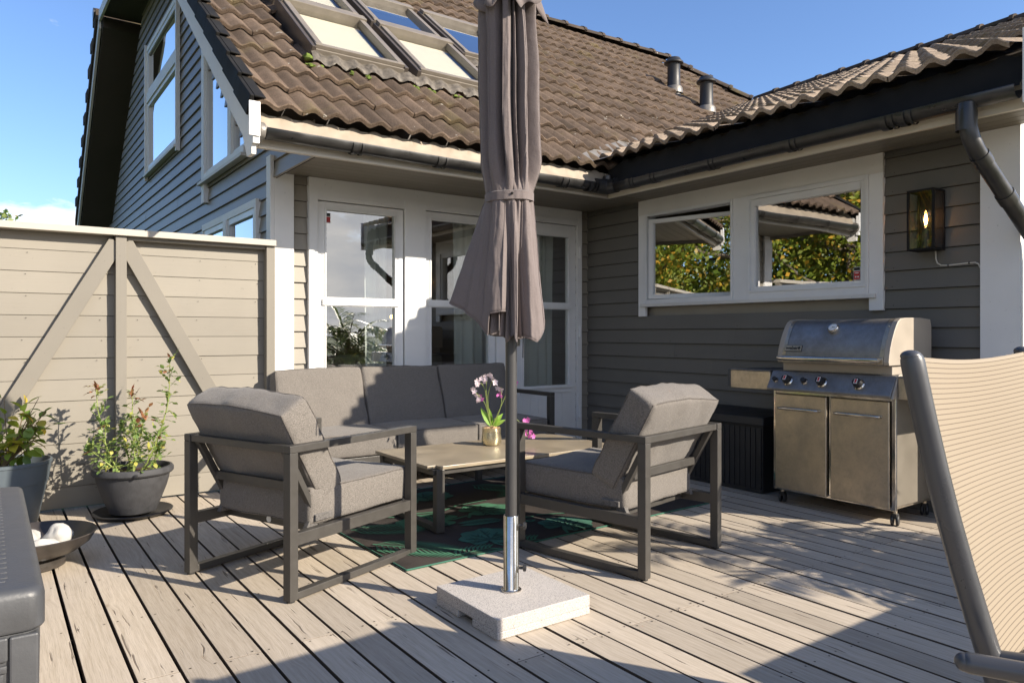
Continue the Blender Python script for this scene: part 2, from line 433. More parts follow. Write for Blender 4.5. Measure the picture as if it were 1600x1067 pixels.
# ------------------------------------------------------------------ mesh builder
class B:
    """collects shapes in world coordinates; material slots by name"""
    def __init__(self):
        self.v, self.f, self.m, self.slots, self.cur, self.uv = [], [], [], [], 0, None
        self.smooth = []
    def mat(self, name):
        if name not in self.slots:
            self.slots.append(name)
        self.cur = self.slots.index(name)
        return self
    def add(self, vs, fs, smooth=False):
        o = len(self.v)
        self.v.extend(tuple(p) for p in vs)
        for f in fs:
            self.f.append(tuple(i + o for i in f))
            self.m.append(self.cur)
            self.smooth.append(smooth)
        return self
    def hexa(self, p):
        """8 points: bottom ring 0-3, top ring 4-7"""
        return self.add(p, [(3, 2, 1, 0), (4, 5, 6, 7), (0, 1, 5, 4), (1, 2, 6, 5), (2, 3, 7, 6), (3, 0, 4, 7)])
    def box(self, x0, x1, y0, y1, z0, z1):
        return self.hexa([(x0, y0, z0), (x1, y0, z0), (x1, y1, z0), (x0, y1, z0),
                          (x0, y0, z1), (x1, y0, z1), (x1, y1, z1), (x0, y1, z1)])
    def bar(self, a, b, w, h, up=(0, 0, 1)):
        """rectangular bar from a to b; w sideways, h along up"""
        a, b = Vector(a), Vector(b)
        d = (b - a).normalized()
        u = Vector(up)
        s = d.cross(u)
        if s.length < 1e-4:
            s = d.cross(Vector((1, 0, 0)))
        s.normalize()
        u = s.cross(d).normalized()
        s *= w / 2
        u *= h / 2
        return self.hexa([a - s - u, a + s - u, b + s - u, b - s - u, a - s + u, a + s + u, b + s + u, b - s + u])
    def prism(self, poly, vec):
        """polygon (list of 3d points) extruded by vec"""
        n = len(poly)
        vec = Vector(vec)
        vs = [Vector(p) for p in poly] + [Vector(p) + vec for p in poly]
        fs = [tuple(range(n - 1, -1, -1)), tuple(range(n, 2 * n))]
        for i in range(n):
            j = (i + 1) % n
            fs.append((i, j, n + j, n + i))
        return self.add(vs, fs)
    def tube(self, pts, r, seg=12, cap=True, rz=1.0, smooth=True):
        pts = [Vector(p) for p in pts]
        rs = r if isinstance(r, (list, tuple)) else [r] * len(pts)
        rings = []
        t0 = (pts[1] - pts[0]).normalized()
        ref = Vector((0, 0, 1)) if abs(t0.z) < .9 else Vector((1, 0, 0))
        s = t0.cross(ref).normalized()
        for i, p in enumerate(pts):
            if i == 0:
                t = t0
            elif i == len(pts) - 1:
                t = (pts[i] - pts[i - 1]).normalized()
            else:
                t = ((pts[i] - pts[i - 1]).normalized() + (pts[i + 1] - pts[i]).normalized()).normalized()
            s = (s - t * s.dot(t)).normalized()
            u = t.cross(s)
            rings.append([p + (s * math.cos(2 * PI * k / seg) + u * math.sin(2 * PI * k / seg) * rz) * rs[i] for k in range(seg)])
        vs = [q for ring in rings for q in ring]
        fs = []
        for i in range(len(pts) - 1):
            for k in range(seg):
                a, b = i * seg + k, i * seg + (k + 1) % seg
                fs.append((a, b, b + seg, a + seg))
        self.add(vs, fs, smooth)
        if cap:
            n = len(vs)
            self.add(rings[0], [tuple(range(seg - 1, -1, -1))])
            self.add(rings[-1], [tuple(range(seg))])
        return self
    def lathe(self, prof, c=(0, 0, 0), seg=40, sx=1, sy=1, smooth=True, axis=None):
        """profile list of (r, z) around c; axis: direction the profile's z runs along"""
        c = Vector(c)
        A = Vector(axis).normalized() if axis else Vector((0, 0, 1))
        X = A.orthogonal().normalized() if axis else Vector((1, 0, 0))
        Y = A.cross(X)
        vs, fs = [], []
        for r, z in prof:
            for k in range(seg):
                t = 2 * PI * k / seg
                vs.append(c + X * (r * math.cos(t) * sx) + Y * (r * math.sin(t) * sy) + A * z)
        for i in range(len(prof) - 1):
            for k in range(seg):
                a, b = i * seg + k, i * seg + (k + 1) % seg
                fs.append((a, b, b + seg, a + seg))
        return self.add(vs, fs, smooth)
    def quad(self, a, b, c, d):
        return self.add([a, b, c, d], [(0, 1, 2, 3)])
    def sphere(self, c, r, sx=1, sy=1, sz=1, seg=20, rings=12, wob=0, seed=0):
        prof = []
        vs, fs = [], []
        c = Vector(c)
        for i in range(rings + 1):
            th = PI * i / rings
            for k in range(seg):
                ph = 2 * PI * k / seg
                d = Vector((math.sin(th) * math.cos(ph), math.sin(th) * math.sin(ph), math.cos(th)))
                rr = r * (1 + (wob * noise.noise(d * 1.5 + Vector((seed, 0, 0))) if wob else 0))
                vs.append(c + Vector((d.x * sx, d.y * sy, d.z * sz)) * rr)
        for i in range(rings):
            for k in range(seg):
                a, b = i * seg + k, i * seg + (k + 1) % seg
                fs.append((a, a + seg, b + seg, b))
        return self.add(vs, fs, True)
    def build(self, name, parent=None, bevel=0, merge=True, solidify=0):
        me = bpy.data.meshes.new(name)
        inv = parent['_w'] if parent is not None and False else None
        W = wmat(parent).inverted() if parent is not None else Matrix()
        me.from_pydata([tuple(W @ Vector(p)) for p in self.v], [], self.f)
        for s in self.slots:
            me.materials.append(MT[s])
        me.polygons.foreach_set('material_index', self.m)
        me.polygons.foreach_set('use_smooth', self.smooth)
        if self.uv:
            ul = me.uv_layers.new(name='UVMap')
            for li, l in enumerate(me.loops):
                ul.data[li].uv = self.uv[l.vertex_index]
        me.update()
        bm = bmesh.new()
        bm.from_mesh(me)
        if merge:
            bmesh.ops.remove_doubles(bm, verts=bm.verts, dist=1e-5)
        bmesh.ops.recalc_face_normals(bm, faces=bm.faces)
        for e in bm.edges:
            if len(e.link_faces) == 2 and e.calc_face_angle(0) > R(38):
                e.smooth = False
        bm.to_mesh(me)
        bm.free()
        o = bpy.data.objects.new(name, me)
        COL.objects.link(o)
        if parent is not None:
            o.parent = parent
        if bevel:
            md = o.modifiers.new('edge', 'BEVEL')
            md.width = bevel
            md.segments = 2
            md.limit_method = 'ANGLE'
            md.angle_limit = R(40)
            md.harden_normals = False
        if solidify:
            md = o.modifiers.new('thick', 'SOLIDIFY')
            md.thickness = solidify
        return o

_W = {}
def wmat(o):
    """world matrix of a thing or part from its own stored location"""
    if o is None:
        return Matrix()
    if o.name in _W:
        return _W[o.name]
    return wmat(o.parent) if o.parent is not None else Matrix()

def thing(name, label, cat, loc=(0, 0, 0), rotz=0, group=None):
    o = bpy.data.objects.new(name, None)
    COL.objects.link(o)
    o.location = loc
    o.rotation_euler = (0, 0, rotz)
    o.empty_display_size = .1
    o['label'] = label
    o['category'] = cat
    if group:
        o['group'] = group
    _W[o.name] = Matrix.Translation(Vector(loc)) @ Matrix.Rotation(rotz, 4, 'Z')
    return o

def tag(o, label, cat, group=None):
    o['label'] = label
    o['category'] = cat
    if group:
        o['group'] = group
    return o

def struct(o):
    o['kind'] = 'structure'
    return o

class LB(B):
    """builder whose points are local to a parent thing"""
    def build(self, name, parent=None, **kw):
        W = wmat(parent)
        self.v = [tuple(W @ Vector(p)) for p in self.v]
        return B.build(self, name, parent, **kw)

def dup(root, loc, rotz, label=None, group=None):
    r = root.copy()
    COL.objects.link(r)
    r.location = loc
    r.rotation_euler = (0, 0, rotz)
    if label:
        r['label'] = label
    if group:
        r['group'] = group
    for ch in list(root.children):
        c = ch.copy()
        COL.objects.link(c)
        c.parent = r
        for g in ch.children:
            d = g.copy()
            COL.objects.link(d)
            d.parent = c
    return r
# ------------------------------------------------------------------ camera, sun, sky
H = 1.08
cam_d = bpy.data.cameras.new('camera')
cam = bpy.data.objects.new('camera', cam_d)
COL.objects.link(cam)
cam.location = (0, 0, H)
cam.rotation_euler = (R(90), 0, -math.atan2(.5816, .8135))
cam_d.sensor_width = 36
cam_d.lens = 36 * 1144 / 1600
cam_d.shift_y = -(533.5 - 521) / 1600
cam_d.clip_start = .02
cam_d.clip_end = 1000
scene.camera = cam

SA, SK = .60, .618           # toward the sun: (+SA, -1, +SK)
sdir = Vector((SA, -1, SK)).normalized()
sun_d = bpy.data.lights.new('sun', 'SUN')
sun_d.energy = 5.0
sun_d.angle = R(.55)
sun_d.color = (1.0, .90, .76)
sun = bpy.data.objects.new('sun', sun_d)
COL.objects.link(sun)
sun.rotation_euler = sdir.to_track_quat('Z', 'Y').to_euler()
sun.location = (6, -9, 8)

world = bpy.data.worlds.new('World')
scene.world = world
world.use_nodes = True
wn = world.node_tree
wn.nodes.clear()
wo = _n(wn, 'ShaderNodeOutputWorld')
bg = _n(wn, 'ShaderNodeBackground')
sky = _n(wn, 'ShaderNodeTexSky', sky_type='NISHITA')
sky.sun_disc = False
sky.sun_elevation = math.asin(sdir.z)
sky.sun_rotation = math.atan2(sdir.x, sdir.y)
sky.air_density = 1.0
sky.dust_density = .8
sky.ozone_density = 2.2
tc = _n(wn, 'ShaderNodeTexCoord')
sx = _n(wn, 'ShaderNodeSeparateXYZ')
wn.links.new(tc.outputs['Generated'], sx.inputs[0])
mp = _n(wn, 'ShaderNodeMapping')
mp.inputs['Scale'].default_value = (1, 1, 2.6)
mp.inputs['Location'].default_value = (1.85, .6, .9)
wn.links.new(tc.outputs['Generated'], mp.inputs[0])
cn = noise_n(wn, mp.outputs[0], 3.4, 9, .58, .2)
low = maprange(wn, sx.outputs[2], .10, .30, .02, -.14)
back = maprange(wn, sx.outputs[1], -.8, .1, .26, 0)
cl = math_n(wn, 'ADD', cn, math_n(wn, 'ADD', low, back))
cf = maprange(wn, cl, .57, .67, 0, 1)
skyc = mixc(wn, 1.0, sky.outputs[0], (.84, .97, 1.20), 'MULTIPLY')
cc_ = mixc(wn, maprange(wn, noise_n(wn, mp.outputs[0], 9, 4), .35, .65, 0, 1), (9.0, 8.6, 8.1), (6.2, 6.3, 6.6))
mixed = mixc(wn, cf, skyc, cc_)
wn.links.new(mixed, bg.inputs[0])
bg.inputs[1].default_value = .100
wn.links.new(bg.outputs[0], wo.inputs[0])

scene.view_settings.view_transform = 'Standard'
scene.view_settings.look = 'None'
scene.view_settings.exposure = .92
scene.view_settings.gamma = 1
scene.cycles.use_denoising = True
scene.cycles.max_bounces = 8
scene.cycles.transparent_max_bounces = 16
scene.cycles.sample_clamp_indirect = 6

# ------------------------------------------------------------------ ground and deck
b = B().mat('grass')
b.quad((-400, -400, -.75), (400, -400, -.75), (400, 400, -.75), (-400, 400, -.75))
struct(b.build('ground'))
b = B().mat('under')
b.quad((-4.4, -3.0, -.20), (7.4, -3.0, -.20), (7.4, 5.28, -.20), (-4.4, 5.28, -.20))
for k in range(15):
    y = 1.95 - .57 * 8 + .57 * k
    b.box(-4.4, 7.4, y - .022, y + .022, -.19, -.032)
struct(b.build('deck_joists'))

PITCH, GAP = .1296, .0098
b = B().mat('deck')
screws = []
i0 = -36
for i in range(i0, 57):
    x0 = .371 + GAP / 2 + PITCH * i
    x1 = x0 + PITCH - GAP
    yend = 5.285 if x1 < 4.66 else 1.60
    if x0 < 4.66 < x1:
        yend = 1.60
    rr = random.Random(i * 3 + 5)
    ys = [-2.9]
    if i % 2 == 0:
        j = 2.52 if x0 < 1.25 else 1.95
    else:
        j = 1.95 - .57 * rr.choice([5, 4]) if x0 < 3.0 else 3.09
    cuts = [j]
    if i % 2 and rr.random() < .8:
        cuts.append(1.95 + .57 * rr.choice([4, 5]))
    if i % 2 == 0 and rr.random() < .5:
        cuts.append(-1.47)
    cuts = sorted(c for c in set(cuts) if c < yend - .4)
    ys += cuts + [yend]
    for a, c in zip(ys[:-1], ys[1:]):
        dz = rr.uniform(-.0012, .0012)
        wx = rr.uniform(-.0014, .0014)
        xa, xb, ya, yb = x0 + wx, x1 + wx + rr.uniform(-.001, .0005), a + .0009, c - .0009
        pp = [(xa, ya, -.030 + dz), (xb, ya, -.030 + dz), (xb, yb, -.030 + dz), (xa, yb, -.030 + dz), (xa, ya, dz), (xb, ya, dz), (xb, yb, dz), (xa, yb, dz)]
        o_ = len(b.v)
        b.v.extend(pp)
        for f_, mm in (((3, 2, 1, 0), 'deck'), ((4, 5, 6, 7), 'deck'), ((0, 1, 5, 4), 'deck_edge'), ((2, 3, 7, 6), 'deck_edge'), ((1, 2, 6, 5), 'deck_edge'), ((3, 0, 4, 7), 'deck_edge')):
            b.mat(mm)
            b.f.append(tuple(q + o_ for q in f_)); b.m.append(b.cur); b.smooth.append(False)
    for k in range(14):
        y = 1.95 - .57 * 8 + .57 * k
        if y > yend - .02:
            continue
        offs = (-.016, .016) if any(abs(y - c) < .01 for c in cuts) else (0,)
        for oy in offs:
            for ox in (.020, -.020):
                xx = (x0 if ox > 0 else x1) + ox + rr.uniform(-.005, .005)
                screws.append((xx, y + oy + rr.uniform(-.006, .006)))
deck = struct(b.build('deck', bevel=.0016))
b = B().mat('screw')
for (x, y) in screws:
    if x < 4.4 and y > -.5:
        b.lathe([(.0038, .0017), (.0, .0018)], (x, y, 0), seg=8)
struct(b.build('deck_screws', merge=False))

# ------------------------------------------------------------------ house
TP, ZC = .80, -1.086          # main roof plane  z = TP*y + ZC
RY = 8.25                     # main ridge
WP, WC = .388, 2.5 - .388 * 4.10   # wing roof plane  z = WP*x + WC
WX = 10.0                     # wing ridge
house = thing('house', 'gray timber house with brown tiled roofs, white trim and an L-shaped terrace corner', 'house', (4.68, 5.3, 0))

def siding(b, axis, plane, face, u0, u1, zs, phase=1.114, ex=.12, holes=(), lim=None, seed=1, nails=False):
    """lap boards. axis: direction the boards run; face: +1/-1 outward direction"""
    rr = random.Random(seed)
    k0 = math.floor((zs[0] - phase) / ex)
    k = k0
    while phase + k * ex < zs[1] - .002:
        za = max(phase + k * ex, zs[0])
        zb = min(phase + (k + 1) * ex, zs[1])
        zm = (za + zb) / 2
        k += 1
        a, c = (u0, u1) if lim is None else lim(zm)
        a, c = max(a, u0), min(c, u1)
        if c - a < .02:
            continue
        iv = [(a, c)]
        for (h0, h1, g0, g1) in holes:
            if zb > g0 + .01 and za < g1 - .01:
                nv = []
                for (p, q) in iv:
                    if h1 <= p or h0 >= q:
                        nv.append((p, q))
                    else:
                        if h0 > p: nv.append((p, h0))
                        if h1 < q: nv.append((h1, q))
                iv = nv
        for (p, q) in iv:
            cutp = [p]
            if q - p > 3.0:
                cutp.append(p + rr.uniform(1.2, q - p - 1.0))
            cutp.append(q)
            for s, e in zip(cutp[:-1], cutp[1:]):
                e2 = e - .0008
                o0, o1 = .0225, .0060
                jit = rr.uniform(-.0012, .0012)
                def P(u, n, z):
                    return (u, plane + face * n, z) if axis == 'x' else (plane + face * n, u, z)
                sl = b.slots[0]
                for kk in range(int((q - p) / .6) + 1):
                    un = s + .05 + kk * .6 + rr.uniform(-.02, .02)
                    if un < e2 - .02 and nails:
                        b.mat('screw')
                        zz = za + .022 + rr.uniform(-.004, .004)
                        nn = o0 + .0016
                        ring_ = [P(un + .0034 * math.cos(w), nn, zz + .0034 * math.sin(w)) for w in [2 * PI * m / 6 for m in range(6)]]
                        b.add(ring_, [tuple(range(6))])
                zg = za + .0042 if zb - za > .02 else za
                if zg > za:
                    b.mat('under').hexa([P(s, 0, za), P(e2, 0, za), P(e2, .0015, za), P(s, .0015, za), P(s, 0, zg), P(e2, 0, zg), P(e2, .0015, zg), P(s, .0015, zg)])  # dark strip drawn as the shadow line under each lap
                b.mat(sl)
                b.hexa([P(s, 0, zg), P(e2, 0, zg), P(e2, o0 + jit, zg), P(s, o0 + jit, zg),
                        P(s, 0, zb), P(e2, 0, zb), P(e2, o1 + jit, zb), P(s, o1 + jit, zb)])

# walls: Y0 is the siding's back plane so that its face stands near 5.30
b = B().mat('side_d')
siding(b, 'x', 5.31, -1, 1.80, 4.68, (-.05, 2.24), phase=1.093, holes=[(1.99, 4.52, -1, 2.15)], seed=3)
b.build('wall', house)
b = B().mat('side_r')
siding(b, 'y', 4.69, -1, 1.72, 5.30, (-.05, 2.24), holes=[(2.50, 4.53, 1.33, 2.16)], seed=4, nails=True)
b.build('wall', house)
def glim(z):
    yn = (z - ZC + .12) / TP
    if z < 2.24:
        yn = 5.32
    yn = max(yn, 4.50)
    yf = 13.9 - (z - 2.9) / .83 if z > 2.9 else 14.6
    return (yn, yf - .15)
b = B().mat('side_g')
GH = [(8.50, 10.25, 3.18, 4.60), (5.70, 7.25, 1.0, 2.06)]
def glim_all(z):
    return glim(z)
siding(b, 'y', 1.684, -1, 4.5, 14.6, (-.5, 5.35), holes=GH + [(6.02 + (z - 2.56) * 1.25 - .0, 7.24, z, z + .12) for z in [1.114 + .12 * k for k in range(12, 20)]],
       lim=glim_all, seed=5)
b.build('wall', house)
b = B().mat('side_w')
siding(b, 'x', 1.70, -1, 4.86, 15.0, (-.5, 4.9), lim=lambda z: (4.86 if z < 2.6 else max(4.86, (z - WC + .15) / WP), 15.9 - max(0, (z - 2.6) / WP)), seed=6)
b.build('wall', house)

# corner boards
b = B().mat('white_z')
b.box(1.668, 1.812, 5.268, 5.296, -.05, 2.24)
b.build('corner_board', house, bevel=.002)
b = B().mat('white_z')
b.box(1.640, 1.667, 5.268, 5.365, -.05, 2.36)
b.build('corner_board', house, bevel=.002)
b = B().mat('white_z')
b.box(4.648, 4.676, 1.660, 1.864, -.05, 2.245)
b.build('corner_board', house, bevel=.002)
b = B().mat('white_z')
b.box(4.677, 4.87, 1.660, 1.690, -.05, 2.62)
b.build('corner_board', house, bevel=.002)

# inside of the house: floor, ceilings and partition walls
b = B().mat('int_wall')
b.box(1.76, 8.6, 9.0, 9.05, -.02, 2.42); b.box(8.6, 8.65, 1.76, 9.05, -.02, 2.42)
b.box(1.80, 8.6, 5.36, 9.0, 2.36, 2.40); b.box(4.76, 8.6, 1.78, 5.36, 2.36, 2.40)
b.box(4.76, 8.6, 1.74, 1.78, -.02, 2.40)
b.box(4.74, 4.78, 1.78, 2.52, -.02, 2.4); b.box(4.74, 4.78, 4.53, 5.4, -.02, 2.4); b.box(4.74, 4.78, 2.52, 4.53, -.02, 1.36)
b.build('interior_wall', house)
b = B().mat('int_floor')
b.box(1.76, 8.6, 5.36, 9.0, -.06, -.02); b.box(4.78, 8.6, 1.78, 5.36, -.06, -.02)
b.build('interior_floor', house)
b = B().mat('int_dark')
b.box(2.4, 2.45, 7.2, 12.0, 2.42, 4.3)
b.build('attic_wall', house)

# door wall: one white board field with two fixed sashes and the terrace door
D0, D1 = 1.922, 4.576
def ring(b, axis, pl0, pl1, u0, u1, z0, z1, w, wb=None, wt=None):
    """rectangular frame with members of width w, butted end to end"""
    wb = w if wb is None else wb
    wt = w if wt is None else wt
    def bx(a, c, e, g):
        if axis == 'x': b.box(a, c, pl0, pl1, e, g)
        else: b.box(pl0, pl1, a, c, e, g)
    bx(u0, u0 + w, z0, z1); bx(u1 - w, u1, z0, z1)
    bx(u0 + w, u1 - w, z0, z0 + wb); bx(u0 + w, u1 - w, z1 - wt, z1)
b = B().mat('white_z')
b.box(D0, 1.990, 5.262, 5.40, 0, 2.15); b.box(2.712, 2.90, 5.262, 5.40, 0, 2.15); b.box(3.60, 3.80, 5.262, 5.40, 0, 2.15); b.box(4.522, D1, 5.262, 5.40, 0, 2.15)
b.mat('white_x').box(D0, D1, 5.262, 5.40, 2.15, 2.236)
b.box(1.990, 2.712, 5.266, 5.40, 2.075, 2.15); b.box(2.90, 3.60, 5.266, 5.40, 2.085, 2.15); b.box(3.80, 4.522, 5.266, 5.40, 2.095, 2.15)
for (a, c) in ((2.10, 2.62), (3.02, 3.50)):
    b.box(a, c, 5.2645, 5.268, 2.088, 2.108)
b.build('door_surround', house, bevel=.0018)
def leaf(nm, u0, u1, ztop, g0, g1, gz, zbot, mid, panel, label=None):
    """a glazed leaf: frame, glazing bar, two panes and, for the door, a boarded lower panel"""
    b = B().mat('sash')
    y0, y1 = 5.284, 5.345
    b.box(u0, g0, y0, y1, zbot, ztop); b.box(g1, u1, y0, y1, zbot, ztop)
    b.box(g0, g1, y0, y1, gz[1], ztop); b.box(g0, g1, y0, y1, mid[0], mid[1])
    b.box(g0, g1, y0, y1, zbot, gz[0])
    f = b.build(nm, house, bevel=.0015)
    if label: f['label'] = label
    b = B().mat('sash')
    for (a, c) in ((mid[1], gz[1]), (gz[0], mid[0])):
        ring(b, 'x', 5.278, 5.283, g0 - .012, g1 + .012, a - .012, c + .012, .014)
    b.box(g0 - .03, g1 + .03, 5.268, 5.2775, mid[0] + .006, mid[1] - .012)
    b.build('glazing_bead', f, bevel=.001)
    for (a, c) in ((mid[1], gz[1]), (gz[0], mid[0])):
        bb = B().mat('glass')
        bb.quad((g0, 5.305, a), (g1, 5.305, a), (g1, 5.305, c), (g0, 5.305, c))
        bb.build('pane', f)
    return f
leaf('window', 1.996, 2.704, 2.068, 2.060, 2.634, (.62, 2.010), .05, (1.287, 1.351), False, 'fixed tall window with a red warning sticker in its upper pane')
leaf('window', 2.906, 3.594, 2.078, 2.959, 3.536, (.62, 2.013), .05, (1.296, 1.354), False, 'fixed tall window behind the parasol')
dr = leaf('door', 3.806, 4.516, 2.088, 3.905, 4.457 - .02, (.60, 1.98), .03, (1.303, 1.364), True, 'white terrace door with grooved lower panel')
b = B().mat('sash')
b.box(3.87, 4.46, 5.272, 5.2838, .53, .555)
b.box(3.86, 4.47, 5.264, 5.2838, .575, .592)
for k in range(6):
    b.box(3.89 + k * .092, 3.89 + k * .092 + .088, 5.279, 5.2838, .16, .525)
b.build('boarded_panel', dr, bevel=.0015)
b = B().mat('steel')
b.tube([(3.845, 5.283, 1.06), (3.845, 5.245, 1.06)], .009); b.tube([(3.845, 5.247, 1.06), (3.94, 5.244, 1.06)], .008)
b.box(3.83, 3.86, 5.276, 5.2838, .97, 1.12)
b.build('handle', dr, bevel=.001)
for z in (1.842, 1.098, .343):
    b = B().mat('sash')
    b.lathe([(.0, -.055), (.009, -.055), (.009, -.002), (.0075, 0), (.009, .002), (.009, .055), (0, .055)], (4.548, 5.254, z), seg=12)
    b.box(4.535, 4.56, 5.254, 5.2618, z - .05, z + .05)
    b.build('hinge', dr)
b = B().mat('paper')
b.box(2.064, 2.104, 5.3025, 5.3045, 1.912, 1.988)
b.mat('red').box(2.067, 2.101, 5.3005, 5.302, 1.918, 1.958)
b.mat('ink').box(2.067, 2.101, 5.3005, 5.302, 1.964, 1.985)
b.build('warning_sticker', house)

# wing windows: casing, open sash on the left and fixed window on the right
b = B().mat('white_y')
X0, X1 = 4.652, 4.679
b.box(X0, X1, 2.429, 4.595, 2.112, 2.238)
b.mat('white_z')
b.box(X0, X1, 2.429, 2.521, 1.228, 2.112); b.box(X0, X1, 4.512, 4.595, 1.228, 2.112)
b.box(X0, X1, 3.462, 3.588, 1.335, 2.112)
b.mat('white_y').box(4.628, 4.70, 2.470, 4.552, 1.310, 1.336)
b.build('window_casing', house, bevel=.002)
w2 = B().mat('sash')
ring(w2, 'y', 4.645, 4.76, 2.5215, 3.4615, 1.3365, 2.1115, .025, .055, .03)
w2 = w2.build('window', house, bevel=.0015)
w2['label'] = 'fixed wing window with a red sticker in its lower corner'
b = B().mat('sash')
ring(b, 'y', 4.660, 4.70, 2.5465, 3.4365, 1.392, 2.081, .034, .036, .05)
b.box(4.638, 4.659, 2.54, 3.44, 1.385, 1.401)
b.build('frame', w2, bevel=.0015)
b = B().mat('glass_r')
b.quad((4.697, 2.5805, 1.425), (4.685, 3.4025, 1.425), (4.685, 3.4025, 2.032), (4.697, 2.5805, 2.032))
b.build('pane', w2)
b = B().mat('paper')
b.box(4.6815, 4.6838, 2.594, 2.640, 1.434, 1.520)
b.mat('ink').box(4.6790, 4.6813, 2.597, 2.637, 1.497, 1.517)
b.mat('red').box(4.6790, 4.6813, 2.597, 2.637, 1.438, 1.491)
b.mat('paper')
for k, (a, c) in enumerate(((2.603, 2.631), (2.603, 2.612), (2.620, 2.629))):
    zz = (1.478, 1.450, 1.450)[k]
    b.box(4.6775, 4.6788, a, c, zz, zz + (.005 if k == 0 else .010))
b.build('warning_sticker', w2)
w1 = B().mat('sash')
ring(w1, 'y', 4.645, 4.76, 3.5885, 4.5115, 1.3365, 2.1115, .020, .035, .02)
w1 = w1.build('window', house, bevel=.0015)
w1['label'] = 'wing window with its sash swung open inwards'
# tilted sash (pivot near its top, lower edge pushed out)
hy0, hy1, hz0, hz1 = 3.612, 4.478, 1.378, 2.062
def tilt(y, z, n, yaw=R(15)):
    d = hy1 - y
    return (4.672 + d * math.sin(yaw) + n * math.cos(yaw), hy1 - d * math.cos(yaw) + n * math.sin(yaw), z)
def tilted_box(b, y0, y1, z0, z1, n0, n1):
    b.hexa([tilt(y0, z0, n0), tilt(y0, z0, n1), tilt(y1, z0, n1), tilt(y1, z0, n0),
            tilt(y0, z1, n0), tilt(y0, z1, n1), tilt(y1, z1, n1), tilt(y1, z1, n0)])
b = B().mat('sash')
W_ = .040
tilted_box(b, hy0, hy0 + W_ * .5, hz0, hz1, -.022, .022); tilted_box(b, hy1 - W_, hy1, hz0, hz1, -.022, .022)
tilted_box(b, hy0 + W_ * .5, hy1 - W_, hz0, hz0 + .036, -.022, .022); tilted_box(b, hy0 + W_ * .5, hy1 - W_, hz1 - .032, hz1, -.022, .022)
b.build('frame', w1, bevel=.0015)
b = B().mat('glass_r')
b.quad(tilt(hy0 + .018, hz0 + .034, .002), tilt(hy1 - .038, hz0 + .034, .002), tilt(hy1 - .038, hz1 - .03, .002), tilt(hy0 + .018, hz1 - .03, .002))
b.build('pane', w1)

# gable windows
def gable_window(y0, y1, z0, z1, mulls=(), label=None, sill_out=.05, dark=True):
    b = B().mat('white_z')
    ring(b, 'y', 1.640, 1.70, y0, y1, z0, z1, .05, .05, .06)
    for (m) in mulls:
        if m[0] == 'z': b.box(1.632, 1.70, y0 + .05, y1 - .05, m[1], m[2])
        else: b.box(1.632, 1.70, m[1], m[2], z0 + .05, z1 - .06)
    f = b.build('window', house, bevel=.002)
    if label: f['label'] = label
    b = B().mat('white_y')
    b.box(1.605, 1.66, y0 - .03, y1 + .03, z0 - .03, z0 - .001)
    b.build('sill', f, bevel=.002)
    zz = [z0 + .05] + [q for m in mulls if m[0] == 'z' for q in m[1:]] + [z1 - .06]
    yy = [y0 + .05] + [q for m in mulls if m[0] == 'y' for q in m[1:]] + [y1 - .05]
    for i in range(0, len(zz), 2):
        for j in range(0, len(yy), 2):
            bb = B().mat('sash')
            ring(bb, 'y', 1.648, 1.69, yy[j], yy[j + 1], zz[i], zz[i + 1], .05)
            bb.build('frame', f, bevel=.0015)
            bb = B().mat('glass_g')
            bb.quad((1.672, yy[j] + .05, zz[i] + .05), (1.672, yy[j + 1] - .05, zz[i] + .05), (1.672, yy[j + 1] - .05, zz[i + 1] - .05), (1.672, yy[j] + .05, zz[i + 1] - .05))
            bb.build('pane', f)
    return f
gable_window(8.47, 10.33, 3.10, 4.72, (('z', 4.00, 4.12),), 'tall two-part gable window')
for (y0, y1, z0) in ((8.42, 8.47, 3.03), (10.33, 10.38, 3.03)):
    b = B().mat('white_z')
    b.box(1.622, 1.664, y0, y1, z0, 4.76)
    b.build('window_casing', house, bevel=.002)
gable_window(5.62, 7.34, 1.05, 2.10, (('y', 6.45, 6.55),), 'low gable window just above the fence')
# slanted window under the verge
b = B().mat('white_z')
def slz(y): return 2.45 + TP * (y - 4.42) - .36
b.prism([(1.630, 7.32, 2.30), (1.630, 7.32, slz(7.32)), (1.630, 7.22, slz(7.22)), (1.630, 7.22, 2.30)], (.07, 0, 0))
b.prism([(1.633, 6.40, 2.56), (1.633, 6.40, slz(6.40)), (1.633, 6.30, slz(6.30)), (1.633, 6.30, 2.56)], (.065, 0, 0))
b.prism([(1.631, 5.92, 2.50), (1.631, 7.22, 2.50), (1.631, 7.22, 2.56), (1.631, 5.92, 2.56)], (.06, 0, 0))
b.prism([(1.632, 7.22, slz(7.22)), (1.632, 5.92, slz(5.92)), (1.632, 5.92, slz(5.92) - .07), (1.632, 7.22, slz(7.22) - .07)], (.066, 0, 0))
f = b.build('window', house)
f['label'] = 'slanted gable window under the verge'
b = B().mat('white_y'); b.box(1.60, 1.66, 5.88, 7.36, 2.47, 2.498); b.build('sill', f, bevel=.002)
for (a, c) in ((6.40, 7.22), (5.92, 6.30)):
    b = B().mat('glass_g')
    b.add([(1.672, a, 2.56), (1.672, c, 2.56), (1.672, c, slz(c) - .07), (1.672, a, max(2.57, slz(a) - .07))], [(0, 1, 2, 3)])
    b.build('pane', f)
    b = B().mat('sash')
    b.box(1.650, 1.69, a, a + .03, 2.56, max(2.6, slz(a) - .08)); b.box(1.650, 1.69, c - .03, c, 2.56, slz(c) - .09)
    b.box(1.650, 1.69, a + .03, c - .03, 2.56, 2.59)
    b.build('frame', f)

# ------------------------------------------------------------------ roofs
def mz(y): return TP * y + ZC
def wz(x): return WP * x + WC
roof = B().mat('soffit_dark')
